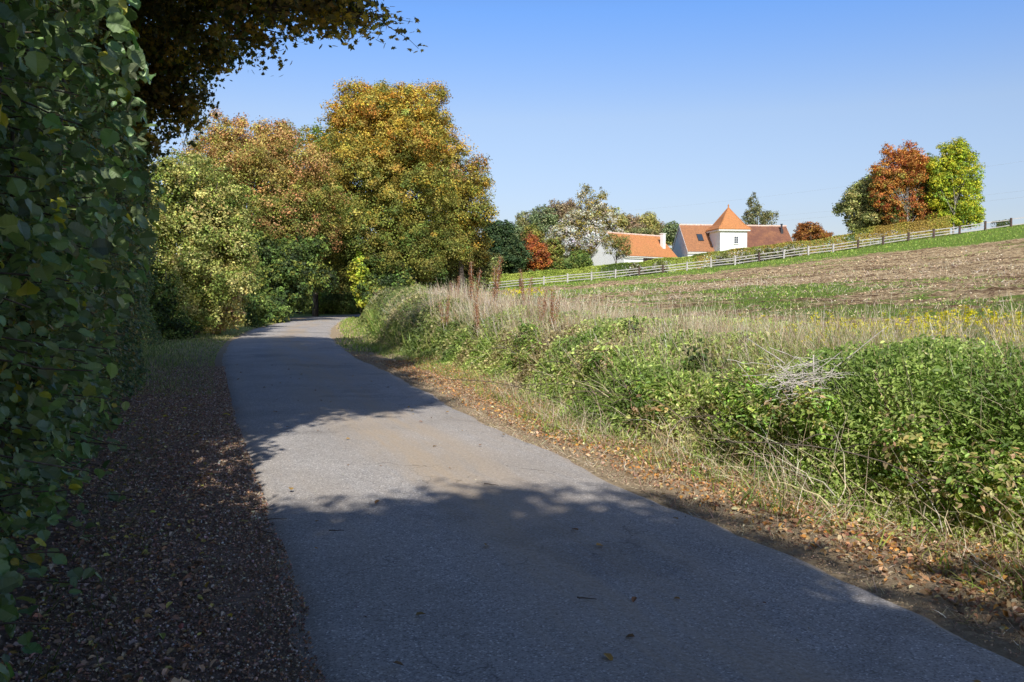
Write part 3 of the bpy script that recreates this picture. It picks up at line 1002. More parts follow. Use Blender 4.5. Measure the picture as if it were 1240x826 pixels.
def hedge(name, pts, hgt, wid, label, cols, leaf=.13, per_m2=260, weights=None, base_lift=0, mat='leaf_far'):
    pts = np.asarray(pts, float)
    d = np.diff(pts, axis=0)
    L_ = np.linalg.norm(d, axis=1)
    t = thing(name, (pts[0][0], pts[0][1], float(height(pts[0][0], pts[0][1]))), label, 'hedge')
    g = Geo()
    cum = np.concatenate([[0], np.cumsum(L_)])
    n = int(cum[-1] * (hgt * 2 + wid) * per_m2 * .95 * Q)
    s = R.random(n) * cum[-1]
    x = np.interp(s, cum, pts[:, 0])
    y = np.interp(s, cum, pts[:, 1])
    dr = d[np.clip(np.searchsorted(cum, s) - 1, 0, len(d) - 1)]
    nr = np.stack([dr[:, 1], -dr[:, 0]], 1) / np.linalg.norm(dr, axis=1)[:, None]
    # which face: road side, top, back
    a = R.random(n)
    hh = hgt * (1 + .12 * (fbm(s * .35, s * 0 + 3, 3) - .5) * 2)
    lump = (fbm(s * .9, hh * 0 + 5, 3) - .5) * .35
    zz = np.where(a < .6, R.random(n) * hh, np.where(a < .87, hh - .12 * R.random(n) + R.normal(0, .05, n), R.random(n) * hh))
    off = np.where(a < .6, wid / 2 + lump - .15 * R.random(n), np.where(a < .87, (R.random(n) - .5) * wid, -wid / 2 + .15 * R.random(n)))
    px_, py_ = x + nr[:, 0] * off, y + nr[:, 1] * off
    z = height(x, y) + zz + base_lift
    nv = np.where((a < .6)[:, None], np.concatenate([nr, np.zeros((n, 1)) + .4], 1), np.array([0, 0, 1.]))
    ci = fbm(s * .25, zz * .8 + 2, 3) + R.normal(0, .08, n)
    cols = np.asarray(cols)
    idx = np.clip(((ci - .3) / .4 * len(cols)).astype(int), 0, len(cols) - 1)
    c = cols[idx] * np.exp(R.normal(0, .25, (n, 1)))
    g.scatter(LEAF4[0], LEAF4[1], np.stack([px_, py_, z], 1), frames(nv + R.normal(0, .6, (n, 3))), leaf * (.6 + .8 * R.random(n)), c)
    g.build('foliage', M[mat], t)
    for q in np.arange(.5, cum[-1], 1.6):
        k = Geo()
        xx, yy_ = np.interp(q, cum, pts[:, 0]), np.interp(q, cum, pts[:, 1])
        b0 = np.array([xx, yy_, height(xx, yy_) - .1])
        limb(k, b0, b0 + [R.normal(0, .2), R.normal(0, .1), hgt * .85], .05, .015, .1, 4, 5)
        k.build('stem', M['bark'], t)
    return t


def along(px0, px1, back, n=9):
    o = []
    for px in np.linspace(px0, px1, n):
        k = (px - W / 2) / F
        Yv = (109.3 - .324) / (1 + .162 * k) + back
        o.append((k * Yv, Yv))
    return o


hedge('laurel_hedge', along(560, 842, 3), 1.7, 1.3, 'long clipped bright green laurel hedge behind the pale rail fence', [(.1, .16, .03), (.26, .34, .05), (.36, .44, .08), (.42, .47, .1)], leaf=.17)
hedge('mixed_hedge', along(839, 1034, 3), 1.75, 1.2, 'mixed green and russet hedge in front of the main house', [(.14, .2, .05), (.3, .32, .07), (.42, .38, .08), (.5, .3, .08), (.32, .36, .08)], leaf=.16)
hedge('beech_hedge', along(1032, 1146, 3), 2.1, 1.2, 'olive gold clipped hedge under the hilltop tree clump', [(.2, .23, .05), (.34, .32, .06), (.46, .4, .08), (.4, .28, .07)], leaf=.16)
hedge('distant_hedge', [(at(1203, 272, 118)[0], 118), (at(1224, 272, 118)[0], 118.5)], 1.1, 1.2, 'short dark hedge peeping above the crest behind the right end of the fence', [(.06, .09, .025), (.1, .13, .03)], leaf=.15)


def rose(px0, py_, label):
    p = at(px0, py_, 103.9 + 0 * px0)
    k = (px0 - W / 2) / F
    Yv = (109.3 - .324) / (1 + .162 * k) + 1.7
    xx = k * Yv
    z = float(height(xx, Yv))
    tree('rose_bush', (xx, Yv, z), label, 'bush', [((xx, Yv, z + .9), (.95, .5, .55)), ((xx + .5, Yv, z + .6), (.8, .5, .5))],
         [(.7, .62, .56), (.25, .28, .1), (.3, .3, .1), (.18, .2, .06)], trunk_r=.03, leaf=.13, clump=.28, per=18, density=.8, group='pale flowering bushes along the fence')


for px0, lb in ((797, 'pale flowering bush behind the fence under the cottage corner'), (770, 'pale flowering bush behind the fence below the cottage opening'), (878, 'pale flowering bush behind the fence under the left side of the tower'), (900, 'pale flowering bush behind the fence under the tower right corner'),
                (945, 'larger white flowering bush at the fence under the dark chimney'), (958, 'white flowering bush at the fence near the orange shrub'), (925, 'white flowering bush under the middle of the right roof')):
    rose(px0, 300, lb)

# ------------------------------------------------------------------ fence
fence = thing('rail_fence', (at(575, 350, 109)[0], 109, float(height(-5, 109))), 'long pale wooden post and rail fence climbing the field edge', 'fence')
pxs = [572 + 28.8 * i for i in range(10)]
while pxs[-1] < 1300:
    pxs.append(pxs[-1] + 28.9 + (pxs[-1] - 830) * .0062)
post_xy = []
for px in pxs:
    k = (px - W / 2) / F
    Yv = (109 - .324) / (1 + .162 * k)
    post_xy.append((k * Yv, Yv))
brown = {1, 2, 7, 8, 12, 16, 17, 18, 19, 20, 21, 22}
for i, (x, y) in enumerate(post_xy):
    g = Geo()
    z = float(height(x, y))
    w = .09 if i not in brown else .1
    hgt = 1.12 + R.normal(0, .04)
    a = R.normal(0, .02)
    Mx = np.array(Matrix.Translation((x, y, z)) @ Matrix.Rotation(a, 4, 'Y'))
    g.box((-w, -.07, -.3), (w, .07, hgt), M=Mx)
    v = g.V[-1]
    v[[4, 5]] += [0, 0, -.02]
    po = g.build('post', M['wood_brown' if i in brown else 'wood_white'], fence)
    if i in brown:
        po['label'] = 'dark brown fence post'
for i in range(len(post_xy) - 1):
    (x0, y0), (x1, y1) = post_xy[i], post_xy[i + 1]
    z0, z1 = float(height(x0, y0)), float(height(x1, y1))
    for j, hh in enumerate((.28, .6, .93)):
        if i > 20 and j == 1:
            continue
        a0, a1 = hh + R.normal(0, .025), hh + R.normal(0, .025)
        g = Geo()
        g.box((0, 0, 0), (1, 1, 1))
        t0, t1, dy = .045, .045, .072
        g.V[0] = np.array([[x0, y0 + dy, z0 + a0 - t0], [x1, y1 + dy, z1 + a1 - t1], [x1, y1 + dy + .04, z1 + a1 - t1], [x0, y0 + dy + .04, z0 + a0 - t0],
                           [x0, y0 + dy, z0 + a0 + t0], [x1, y1 + dy, z1 + a1 + t1], [x1, y1 + dy + .04, z1 + a1 + t1], [x0, y0 + dy + .04, z0 + a0 + t0]])
        g.V[0][[1, 2, 5, 6], 0] -= .004
        g.build('rail', M['wood_white'], fence)


# ------------------------------------------------------------------ houses
def xf(o, loc, rz):
    o.location = loc
    o.rotation_euler = (0, 0, rz)


def child(geo, name, mat, parent, smooth_=False):
    """geometry given in the parent thing's own axes"""
    ob = geo.build(name, mat, None, smooth_)
    ob.parent = parent
    return ob


def slab(g, a, b_, c, d, th):
    """roof slab from four top corners"""
    P_ = np.array([a, b_, c, d], float)
    n = np.cross(P_[1] - P_[0], P_[3] - P_[0])
    n /= np.linalg.norm(n)
    v = np.concatenate([P_ - n * th, P_])
    g.add(v, np.array([[0, 3, 2, 1], [4, 5, 6, 7], [0, 1, 5, 4], [1, 2, 6, 5], [2, 3, 7, 6], [3, 0, 4, 7]]))


def gable_walls(g, x0, x1, y0, y1, h, rise, zb=-.6):
    ym = (y0 + y1) / 2
    v = np.array([[x0, y0, zb], [x1, y0, zb], [x1, y1, zb], [x0, y1, zb], [x0, y0, h], [x1, y0, h], [x1, y1, h], [x0, y1, h], [x0, ym, h + rise], [x1, ym, h + rise]])
    g.add(v, [np.array([[0, 1, 5, 4], [2, 3, 7, 6], [0, 3, 2, 1]]), np.array([[3, 0, 4, 8, 7], [1, 2, 6, 9, 5]])])


def window(parent, x, z, w, h, y, M_=None, cross=(1, 2), name='window'):
    """window in a wall facing -y at depth y"""
    fr = Geo()
    t = .06
    yo = y - .05
    for a in ((x - w / 2 - t, z - t, x - w / 2, z + h + t), (x + w / 2, z - t, x + w / 2 + t, z + h + t), (x - w / 2, z - t, x + w / 2, z), (x - w / 2, z + h, x + w / 2, z + h + t)):
        fr.box((a[0], yo, a[1]), (a[2], y + .02, a[3]))
    for i in range(1, cross[0] + 1):
        xx = x - w / 2 + w * i / (cross[0] + 1)
        fr.box((xx - .02, yo + .012, z), (xx + .02, y - .006, z + h))
    for i in range(1, cross[1] + 1):
        zz = z + h * i / (cross[1] + 1)
        fr.box((x - w / 2, yo + .015, zz - .02), (x + w / 2, y - .008, zz + .02))
    f = child(fr, name, M['trim'], parent)
    pg = Geo()
    pg.box((x - w / 2, y - .018, z), (x + w / 2, y - .004, z + h))
    p_ = child(pg, 'pane', M['glass'], f)
    sg = Geo()
    sg.box((x - w / 2 - .12, y - .12, z - t - .07), (x + w / 2 + .12, y + .01, z - t - .002))
    child(sg, 'sill', M['trim'], f)
    return f


def gable_house(t, L_, D, h, rise, roofmat, wallmat='plaster', oe=.3, og=.12, front_split=None):
    g = Geo()
    gable_walls(g, 0, L_, 0, D, h, rise)
    wall = child(g, 'wall', M[wallmat], t)
    rf = Geo()
    k = rise / (D / 2)
    th = .14
    zt = h + th * 1.3
    e = lambda y: zt + (rise + 0) * (1 - abs(y - D / 2) / (D / 2))
    slab(rf, (-og, -oe, e(-oe)), (L_ + og, -oe, e(-oe)), (L_ + og, D / 2, e(D / 2)), (-og, D / 2, e(D / 2)), th)
    slab(rf, (L_ + og, D + oe, e(D + oe)), (-og, D + oe, e(D + oe)), (-og, D / 2 + .002, e(D / 2)), (L_ + og, D / 2 + .002, e(D / 2)), th)
    roof = child(rf, 'roof', M[roofmat], t)
    rg = Geo()
    n = int(L_ / .38)
    for i in range(n):
        x0 = -og + (L_ + 2 * og) * i / n
        x1 = -og + (L_ + 2 * og) * (i + 1) / n + .03
        rg.tube([(x0, D / 2, e(D / 2) - .01), (x1, D / 2, e(D / 2) + .0)], [.13, .15], n=8)
    child(rg, 'ridge_tile', M['ridge'], roof)
    gg = Geo()
    gg.box((-og, -oe - .10, e(-oe) - .2), (L_ + og, -oe - .003, e(-oe) - .09))
    child(gg, 'gutter', M['trim'], t)
    # white verge boards along the gables
    bb = Geo()
    for xg in (-og - .035, L_ + og + .003):
        for s in (-1, 1):
            ys, ye = (-oe, D / 2) if s < 0 else (D + oe, D / 2)
            bb.add([[xg, ys, e(ys) - .26], [xg + .032, ys, e(ys) - .26], [xg + .032, ye, e(ye) - .26], [xg, ye, e(ye) - .26],
                    [xg, ys, e(ys) - .02], [xg + .032, ys, e(ys) - .02], [xg + .032, ye, e(ye) - .02], [xg, ye, e(ye) - .02]],
                   np.array([[0, 3, 2, 1], [4, 5, 6, 7], [0, 1, 5, 4], [1, 2, 6, 5], [2, 3, 7, 6], [3, 0, 4, 7]]))
    child(bb, 'verge_board', M['trim'], roof)
    return wall, roof, e


# main house with the square tower
HX, HY = at(833, 302, 126)[0], 126.0
hz = float(height(HX + 6, HY + 3)) - .1
mh = thing('country_house', (0, 0, 0), 'long white house with square tower and pointed orange tiled roof', 'house')
rz = math.atan2(.148, .989)
xf(mh, (HX, HY, hz), rz)
eave = at(833, 302, 126)[2] - hz
ridge = at(822, 272.5, 129.5)[2] - hz
wall, roof, e = gable_house(mh, 16.6, 7.0, eave - .15, ridge - eave, 'roof_old')
# tower
tx0, tx1, ty0, ty1 = 3.95, 8.0, -2.3, 1.8
th_ = at(886, 278, 124.5)[2] - hz
g = Geo()
g.box((tx0, ty0, -.6), (tx1, ty1, th_))
child(g, 'tower', M['plaster'], mh)
cg = Geo()
ap = at(881, 251, 126.3)[2] - hz
o_ = .42
cx_, cy_ = (tx0 + tx1) / 2, (ty0 + ty1) / 2
# gently flared pyramid roof
base_r, mid_r = (tx1 - tx0) / 2 + o_, (tx1 - tx0) / 2 - .12
zz = [th_ + .02, th_ + .14, th_ + .75, ap]
rr = [base_r, base_r, mid_r * .93, .02]
v = []
for z_, r_ in zip(zz, rr):
    for ax, ay in ((-1, -1), (1, -1), (1, 1), (-1, 1)):
        v.append([cx_ + ax * r_, cy_ + ay * r_, z_])
fs = [[i * 4 + j, i * 4 + (j + 1) % 4, i * 4 + 4 + (j + 1) % 4, i * 4 + 4 + j] for i in range(3) for j in range(4)] + [[3, 2, 1, 0]]
cg.add(v, np.array(fs))
tr = child(cg, 'tower_roof', M['roof_new'], mh)
tr['label'] = 'steep orange pyramid roof'
fg_ = Geo()
fg_.tube([(cx_, cy_, ap - .1), (cx_, cy_, ap + .18), (cx_, cy_, ap + .28), (cx_, cy_, ap + .5)], [.1, .08, .12, .02], n=8)
child(fg_, 'finial', M['roof_new'], tr)
hg = Geo()
for ax, ay in ((-1, -1), (1, -1), (1, 1), (-1, 1)):
    hg.tube([(cx_ + ax * rr[1], cy_ + ay * rr[1], zz[1]), (cx_ + ax * rr[2], cy_ + ay * rr[2], zz[2]), (cx_, cy_, ap)], .07, n=6)
child(hg, 'hip_tile', M['roof_new'], tr)
sg = Geo()
sg.box((tx0 - o_ + .08, ty0 - o_ + .08, th_ - .2), (tx1 + o_ - .08, ty1 + o_ - .08, th_ + .018))
child(sg, 'soffit', M['trim'], tr)
window(mh, 6.35, th_ - 1.95, .55, .95, ty0)
window(mh, 1.7, .5, 1.5, 1.2, 0)
window(mh, 10.6, .9, 1.1, 1.2, 0)
window(mh, 13.8, .9, 1.1, 1.2, 0)
dg = Geo()
dg.box((11.8, -.06, 0), (12.8, .01, 2.1))
dr_ = child(dg, 'door', M['trim'], mh)
dk = Geo()
dk.tube([(12.65, -.07, 1.05), (12.65, -.13, 1.05)], .03, n=6)
child(dk, 'handle', M['darkmetal'], dr_)
# left gable's shade painted grey on a thin sheet over the white wall
gg = Geo()
hh_ = eave - .15
kk = (ridge - eave)
gg.add([[-.03, .02, -.6], [-.03, 6.98, -.6], [-.03, 6.98, hh_], [-.03, 3.5, hh_ + kk - .05], [-.03, .02, hh_],
        [-.002, .02, -.6], [-.002, 6.98, -.6], [-.002, 6.98, hh_], [-.002, 3.5, hh_ + kk - .05], [-.002, .02, hh_]],
       [np.array([[4, 3, 2, 1, 0]]), np.array([[5, 6, 7, 8, 9]]), np.array([[0, 1, 6, 5], [1, 2, 7, 6], [2, 3, 8, 7], [3, 4, 9, 8], [4, 0, 5, 9]])])
gc = child(gg, 'gable_shade_sheet', M['gable_shade'], mh)
gc['label'] = 'white gable end with its shade painted on in grey'
# skylight on the front slope
Dm = 7.0
sl = (ridge - eave) / 3.5
nrm = np.array([0, -sl, 1]) / math.hypot(sl, 1)


def on_slope(x, y, up):
    return np.array([x, y, e(y)]) + nrm * up


for (x0, x1, y0, y1, lab) in ((2.0, 2.85, 1.15, 2.1, 'skylight'),):
    s_ = Geo()
    a = [on_slope(x0, y0, 0.02), on_slope(x1, y0, 0.02), on_slope(x1, y1, 0.02), on_slope(x0, y1, 0.02)]
    b2 = [p + nrm * .1 for p in a]
    s_.add(np.array(a + b2), np.array([[0, 3, 2, 1], [4, 5, 6, 7], [0, 1, 5, 4], [1, 2, 6, 5], [2, 3, 7, 6], [3, 0, 4, 7]]))
    sk = child(s_, 'skylight', M['darkmetal'], roof)
    s2 = Geo()
    a = [on_slope(x0 + .09, y0 + .09, .122), on_slope(x1 - .09, y0 + .09, .122), on_slope(x1 - .09, y1 - .09, .122), on_slope(x0 + .09, y1 - .09, .122)]
    s2.add(np.array(a), np.array([[0, 1, 2, 3]]))
    child(s2, 'pane', M['glass'], sk)
# stove flue
fl = Geo()
fl.box((15.35, 2.35, e(2.5) - .5), (15.75, 2.75, e(2.5) + .55))
fl.tube([(15.55, 2.55, e(2.5) + .5), (15.55, 2.55, e(2.5) + 1.25)], .14, n=10)
fl.tube([(15.55, 2.55, e(2.5) + 1.25), (15.55, 2.55, e(2.5) + 1.33)], .21, n=10)
cm = child(fl, 'chimney', M['darkmetal'], roof)

# cottage
CX, CY = at(756, 307, 120)[0], 120.0
cz = float(height(CX + 3, CY + 3)) - .1
ct = thing('cottage', (0, 0, 0), 'low white cottage with bright orange tiled roof and square white chimney', 'house')
xf(ct, (CX, CY, cz), math.atan2(.64, .77))
ce = at(756, 307, 120)[2] - cz
cr_ = at(735, 282, 122.5)[2] - cz
wall, croof, e2 = gable_house(ct, 11.0, 6.4, ce - .15, cr_ - ce, 'roof_new')
ck = Geo()
ck.box((9.4, 1.1, e2(1.4) - .4), (9.95, 1.65, e2(3.2) + .15))
ck.box((9.33, 1.03, e2(3.2) + .152), (10.02, 1.72, e2(3.2) + .25))
c_ = child(ck, 'chimney', M['plaster'], croof)
# open carport bay: its inner shade put in as a flat dark panel
dgm = Geo()
dgm.box((3.9, -.05, 0), (6.3, -.003, ce - .55))
ga = child(dgm, 'dark_bay_panel', M['wood_brown'], ct)
ga['label'] = 'dark brown panel standing in for the shade of the garage opening'
window(ct, 1.9, 1.0, .9, 1.0, 0, cross=(1, 1))
window(ct, 8.3, 1.0, .9, 1.0, 0, cross=(1, 1))

# ------------------------------------------------------------------ overhead lines
pl = thing('power_line', (60, 190, 6), 'faint overhead electricity wires crossing the sky behind the trees', 'power line')
for (pa, pb, Yw) in (((1300, 224, 150), (640, 276, 330), 0), ((1300, 186, 150), (640, 262, 330), 0), ((1300, 232, 150), (640, 281, 330), 0)):
    A, B = np.array(at(*pa)), np.array(at(*pb))
    tt = np.linspace(0, 1, 40)[:, None]
    p_ = A * (1 - tt) + B * tt
    p_[:, 2] -= (4 * tt * (1 - tt) * 2.0)[:, 0]
    g = Geo()
    g.tube(p_, .009, n=4)
    g.build('wire', M['wood_white'], pl)

# ------------------------------------------------------------------ left side: near hazel, hornbeam hedge, overhanging maple
face_x = lambda y: -0.95 - .38 * np.asarray(y, float)
fdir = np.array([-.355, .935, 0])
fn = np.array([.935, .355, 0])


def wall_of_leaves(y0, y1, z0f, z1f, n, leaf, cols, shape, out0, depth, clumpy, name_geo=None, bulge=None, hang=.5):
    g = name_geo or Geo()
    n = int(n * Q)
    y = y0 + (y1 - y0) * R.random(n)
    z1v = np.minimum(z1f, 2.9 + .36 * np.clip(y, 0, 30) + .5 * (fbm(y * 1.3, y * 0 + 2, 3) - .5))
    z = z0f + (z1v - z0f) * R.random(n) ** .95
    nz = fbm(y * clumpy, z * clumpy, 4)
    lump = (nz - .5) * 2 * .55
    if bulge is not None:
        lump = lump + bulge(y, z)
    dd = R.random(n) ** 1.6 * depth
    off = out0 + lump - dd
    keep = (fbm(y * 2.7 + 9, z * 2.7, 3) + .25 * R.random(n) > .33)
    x = face_x(y) + off * fn[0]
    yy_ = y + off * fn[1]
    pos = np.stack([x, yy_, z], 1)[keep]
    m = keep.sum()
    nrm = fn * .45 + np.array([-.1, -.3, .6]) + R.normal(0, .6, (m, 3))
    spin = np.tile(np.array([.3, .1, -hang]), (m, 1))
    c = pal(cols, m, .25)
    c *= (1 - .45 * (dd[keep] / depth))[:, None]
    pos[:, 2] = np.maximum(pos[:, 2], .03)
    g.scatter(shape[0], shape[1], pos, frames(nrm, spin), leaf * (.4 + 1.05 * R.random(m)), c)
    return g, pos


hz_cols = [(.18, .27, .11), (.24, .33, .15), (.13, .2, .08), (.3, .37, .13), (.2, .27, .14), (.15, .22, .1), (.23, .3, .14)] * 4 + [(.5, .45, .06)]
hz_w = None
hb = thing('hazel_bush', (-2.9, 3.6, 0), 'near hazel bush with big toothed green leaves filling the left edge', 'bush')


def hz_bulge(y, z):
    # leans out over the verge higher up; tucked in at the foot
    return (.5 * np.exp(-((y - 4.2) / 1.3) ** 2) + .05) * smooth((z - 1.0) / 1.2) * (1 - .45 * smooth((z - 2.2) / .8)) + .14 - .05 * smooth((.9 - z) / .9)


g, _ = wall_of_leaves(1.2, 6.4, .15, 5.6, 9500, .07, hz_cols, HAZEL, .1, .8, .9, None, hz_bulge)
# drooping sprays reaching towards the road
tw = Geo()
for i in range(150):
    y = 2.8 + 4.6 * R.random()
    z = .35 + 3.7 * R.random() ** 1.25
    a = np.array([face_x(y) - .3, y, z])
    ln = .35 + .5 * R.random()
    b2 = a + fn * ln + fdir * R.normal(.1, .3) + np.array([0, 0, -.22 * ln + R.normal(0, .12)])
    pts = limb(tw, a, b2, .008, .003, .12, 8, 5)
    m = 11
    ti = R.random(m) * .75 + .25
    k = np.clip((ti * 8).astype(int), 0, 7)
    pos = pts[k] + R.normal(0, .035, (m, 3))
    nr = np.array([.25, -.25, .8]) + R.normal(0, .4, (m, 3))
    g.scatter(HAZEL[0], HAZEL[1], pos, frames(nr, np.tile([.4, .1, -.5], (m, 1))), .074 * (.65 + .6 * R.random(m)), pal(hz_cols, m, .2))
g.build('foliage', M['leaf_shade'], hb)
for i in range(9):
    y = 2.0 + i * .6
    b0 = np.array([face_x(y) - .5 + R.normal(0, .15), y, -.1])
    limb(tw, b0, b0 + [R.normal(.2, .2), R.normal(0, .3), 2.6 + R.random() * 1.2], .035, .012, .08, 8, 6)
tw.build('branch', M['bark'], hb, True)

hh = thing('hornbeam_hedge', (-4.5, 9, 0), 'tall dark shaded hedge of small leaves running along the left verge', 'hedge')
hcols = [(.11, .16, .065), (.15, .2, .08), (.08, .12, .055), (.2, .24, .08), (.28, .22, .08)]
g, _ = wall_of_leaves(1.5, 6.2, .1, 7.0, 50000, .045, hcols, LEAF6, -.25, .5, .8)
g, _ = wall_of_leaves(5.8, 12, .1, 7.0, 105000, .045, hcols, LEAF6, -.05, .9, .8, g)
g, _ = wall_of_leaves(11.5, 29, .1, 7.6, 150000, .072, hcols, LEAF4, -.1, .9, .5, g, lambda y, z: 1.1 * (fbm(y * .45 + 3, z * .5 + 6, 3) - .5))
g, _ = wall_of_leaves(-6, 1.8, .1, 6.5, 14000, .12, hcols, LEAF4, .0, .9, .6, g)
# back leaves that close the hedge
n = int(26000 * Q)
y = -6 + 30 * R.random(n)
z = .1 + (np.minimum(7.0, 2.7 + .36 * np.clip(y, 0, 30)) - .1) * R.random(n)
off = -1.3 - .9 * R.random(n)
pos = np.stack([face_x(y) + off * fn[0], y + off * fn[1], z], 1)
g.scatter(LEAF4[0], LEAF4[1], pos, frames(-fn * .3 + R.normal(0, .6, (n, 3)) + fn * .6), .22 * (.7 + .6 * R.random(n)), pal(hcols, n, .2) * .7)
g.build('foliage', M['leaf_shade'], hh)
for y in np.arange(-5, 22.5, 1.1):
    k = Geo()
    b0 = np.array([face_x(y) - .7 + R.normal(0, .15), y, -.1])
    limb(k, b0, b0 + [R.normal(.0, .2), R.normal(0, .3), min(5.8, 2.2 + .34 * max(y, 0)) + .5 * R.random()], .07, .015, .06, 8, 6)
    k.build('stem', M['bark'], hh, True)

# overhanging field maple: small gold-brown leaves, in shade, sun-lit tips
mc = [(.12, .13, .04), (.17, .14, .045), (.28, .2, .05), (.09, .11, .035), (.45, .32, .06)]
lobes = [T(160, 60, 14, 60, 90), T(205, 60, 13, 55, 78), T(180, 125, 13, 34, 62), T(222, 105, 13, 34, 50), T(255, 28, 12, 60, 50), T(312, 18, 10.6, 48, 42), T(362, 2, 10, 42, 36),
         T(408, -2, 9.2, 36, 28), T(440, 10, 8.8, 20, 14), T(220, 140, 13, 18, 26), T(262, 66, 12, 22, 28), T(300, -60, 12, 95, 65), T(390, -55, 11, 70, 45), T(190, -80, 13, 120, 80),
         ((-5.0, 12.6, 9.0), (3.4, 3.0, 1.8)), ((-2.9, 10.8, 8.3), (2.2, 2.4, 1.3)), ((-7.0, 15, 9.2), (3.6, 3.6, 2.4)), ((-4.0, 14.6, 9.9), (3.0, 2.6, 1.6)), ((-7.0, 19, 10.4), (3.4, 2.8, 1.8)),
         ((-3.6, 10.2, 7.6), (1.8, 2, 1.0)), ((-6, 9.5, 7.8), (2.4, 2.4, 1.6)), ((-1.9, 9.4, 6.5), (1.2, 1.4, .6)), ((-7.6, 12, 6.2), (2.2, 3.4, 2.6)), ((-2.6, 4.9, 5.9), (1.5, 1.7, .5)), ((-1.5, 6.0, 6.3), (1.2, 1.3, .4)), ((-2.9, 3.6, 5.6), (1.3, 1.1, .4)), ((-1.6, 7.6, 6.6), (1.2, 1.3, .4)), ((-3.4, 7.6, 6.9), (1.8, 1.5, .6))]
mp_ = thing('field_maple_tree', (-7.6, 12.5, 0), 'maple with small gold-brown leaves hanging over the road at upper left', 'tree')
g = leaves_in_lobes(lobes, mc, leaf=.072, clump=.36, per=27, shape=MAPLE, density=1.15, jit=.25, inner=.35, up=.3, hollow=.6)
leaves_in_lobes(lobes[11:], mc[:2], leaf=.16, clump=.6, per=30, shape=LEAF4, density=.9, inner=.4, geo=g)
tg = Geo()
p = limb(tg, (-7.8, 12.4, -.2), (-6.8, 13.2, 9.5), .24, .1, .04, 10, 9)
for c, r in lobes:
    src = [np.array(q_[0]) for q_ in lobes if q_[0][0] < c[0] - .3] + [p[6]]
    sp_ = min(src, key=lambda q_: np.linalg.norm(q_ - np.array(c)))
    pp = limb(tg, sp_, np.array(c) + R.normal(0, .1, 3), .045 if r[2] > .55 else .016, .014 if r[2] > .55 else .006, .14, 9, 6)
    for j in range(9 if r[2] > .55 else 16):
        q = pp[5 + j % 5]
        limb(tg, q, np.array(c) + R.normal(0, .5, 3) * np.array(r), .014, .004, .18, 6, 4)
# the reaching branch with hanging twigs
pp = limb(tg, at(360, 5, 10), at(462, 18, 8.6), .022, .005, .08, 12, 5)
for j in range(26):
    q = pp[3 + j % 10]
    e_ = q + np.array([R.normal(.1, .22), R.normal(0, .25), .05 - .35 * R.random()])
    tp = limb(tg, q, e_, .006, .002, .2, 5, 4)
    m = 22
    pos = tp[R.integers(0, 6, m)] + R.normal(0, .06, (m, 3))
    g.scatter(MAPLE[0], MAPLE[1], pos, frames(np.array([0, -.4, .6]) + R.normal(0, .6, (m, 3))), .07 * (.7 + .6 * R.random(m)), pal(mc[1:] + [(.6, .42, .06), (.6, .42, .06)], m, .2))
g.build('crown', M['leaf'], mp_)
tg.build('trunk', M['bark'], mp_, True)

# trees behind the viewer whose shade falls on the road
tree('roadside_oak_tree', (-4.2, -6.5, 0), 'tall roadside oak behind the viewpoint shading the near road', 'tree',
     [((-4.6, 1.8, 10.6), (3.6, 2.8, 1.7)), ((-8.2, 3.5, 9.5), (3.2, 3.4, 2.6)), ((-1.9, .8, 10.4), (1.7, 1.9, .9)), ((-.6, .4, 10.2), (1.3, 1.0, .5)), ((-3.2, -3.4, 6.0), (3.4, 2.4, 1.9)), ((-.6, -3.7, 6.0), (2.4, 2.2, 1.6)), ((-5, -6, 7.2), (4, 4, 3)), ((1.0, -5.4, 6.6), (2.6, 2.6, 2)), ((3.4, -5.8, 5.4), (2.6, 2.2, 1.9)), ((2.2, -3.9, 4.6), (2.0, 1.6, 1.2)), ((.4, -3.0, 5.2), (2.2, 1.8, 1.3)), ((3.2, -4.9, 4.2), (1.8, 1.5, 1.0)),
      ((5.6, -6.8, 5.4), (2.6, 2.4, 1.8)), ((-1.5, -7.5, 5.0), (4, 3, 2)), ((2.5, -8.2, 4.8), (3, 2.5, 2))],
     OLIVE + GREEN, trunk_r=.4, trunk_top=9.0, leaf=.17, clump=.7, per=60, density=1.25, inner=.4, mat='leaf')

# ------------------------------------------------------------------ right bank vegetation


def veg_height(y, b):
    """height of the plant mass above ground, by distance b from its front foot"""
    prof = smooth(b / .7) * (1 - .55 * smooth((b - 1.5) / 1.6))
    base = np.interp(y, [-2, 3, 6, 9, 14, 22, 28, 34, 42, 60], [.85, .85, .8, .68, .6, .7, 1.0, 1.15, 1.0, .6])
    base = base * (1 - .3 * smooth((b - .9) / 1.2) * smooth((11 - y) / 4))
    return base * prof * (.56 + .85 * (fbm(y * .9, b * .9 + 3, 4)))


foot = lambda y: np.interp(y, [-5, 5, 7.5, 18, 24, 30, 40, 60, 75], [1.0, 1.0, .85, 1.35, 1.3, 1.1, 1.6, 1.2, .8]) + .5 * (fbm(np.asarray(y) * .8, np.asarray(y) * 0 + 4, 3) - .5)


def bank_points(n, y0, y1, b0, b1, power=1.0):
    y = y0 + (y1 - y0) * R.random(n) ** power
    b = b0 + (b1 - b0) * R.random(n)
    x = XR(y) + (foot(y) + b) / .94
    return x, y, b


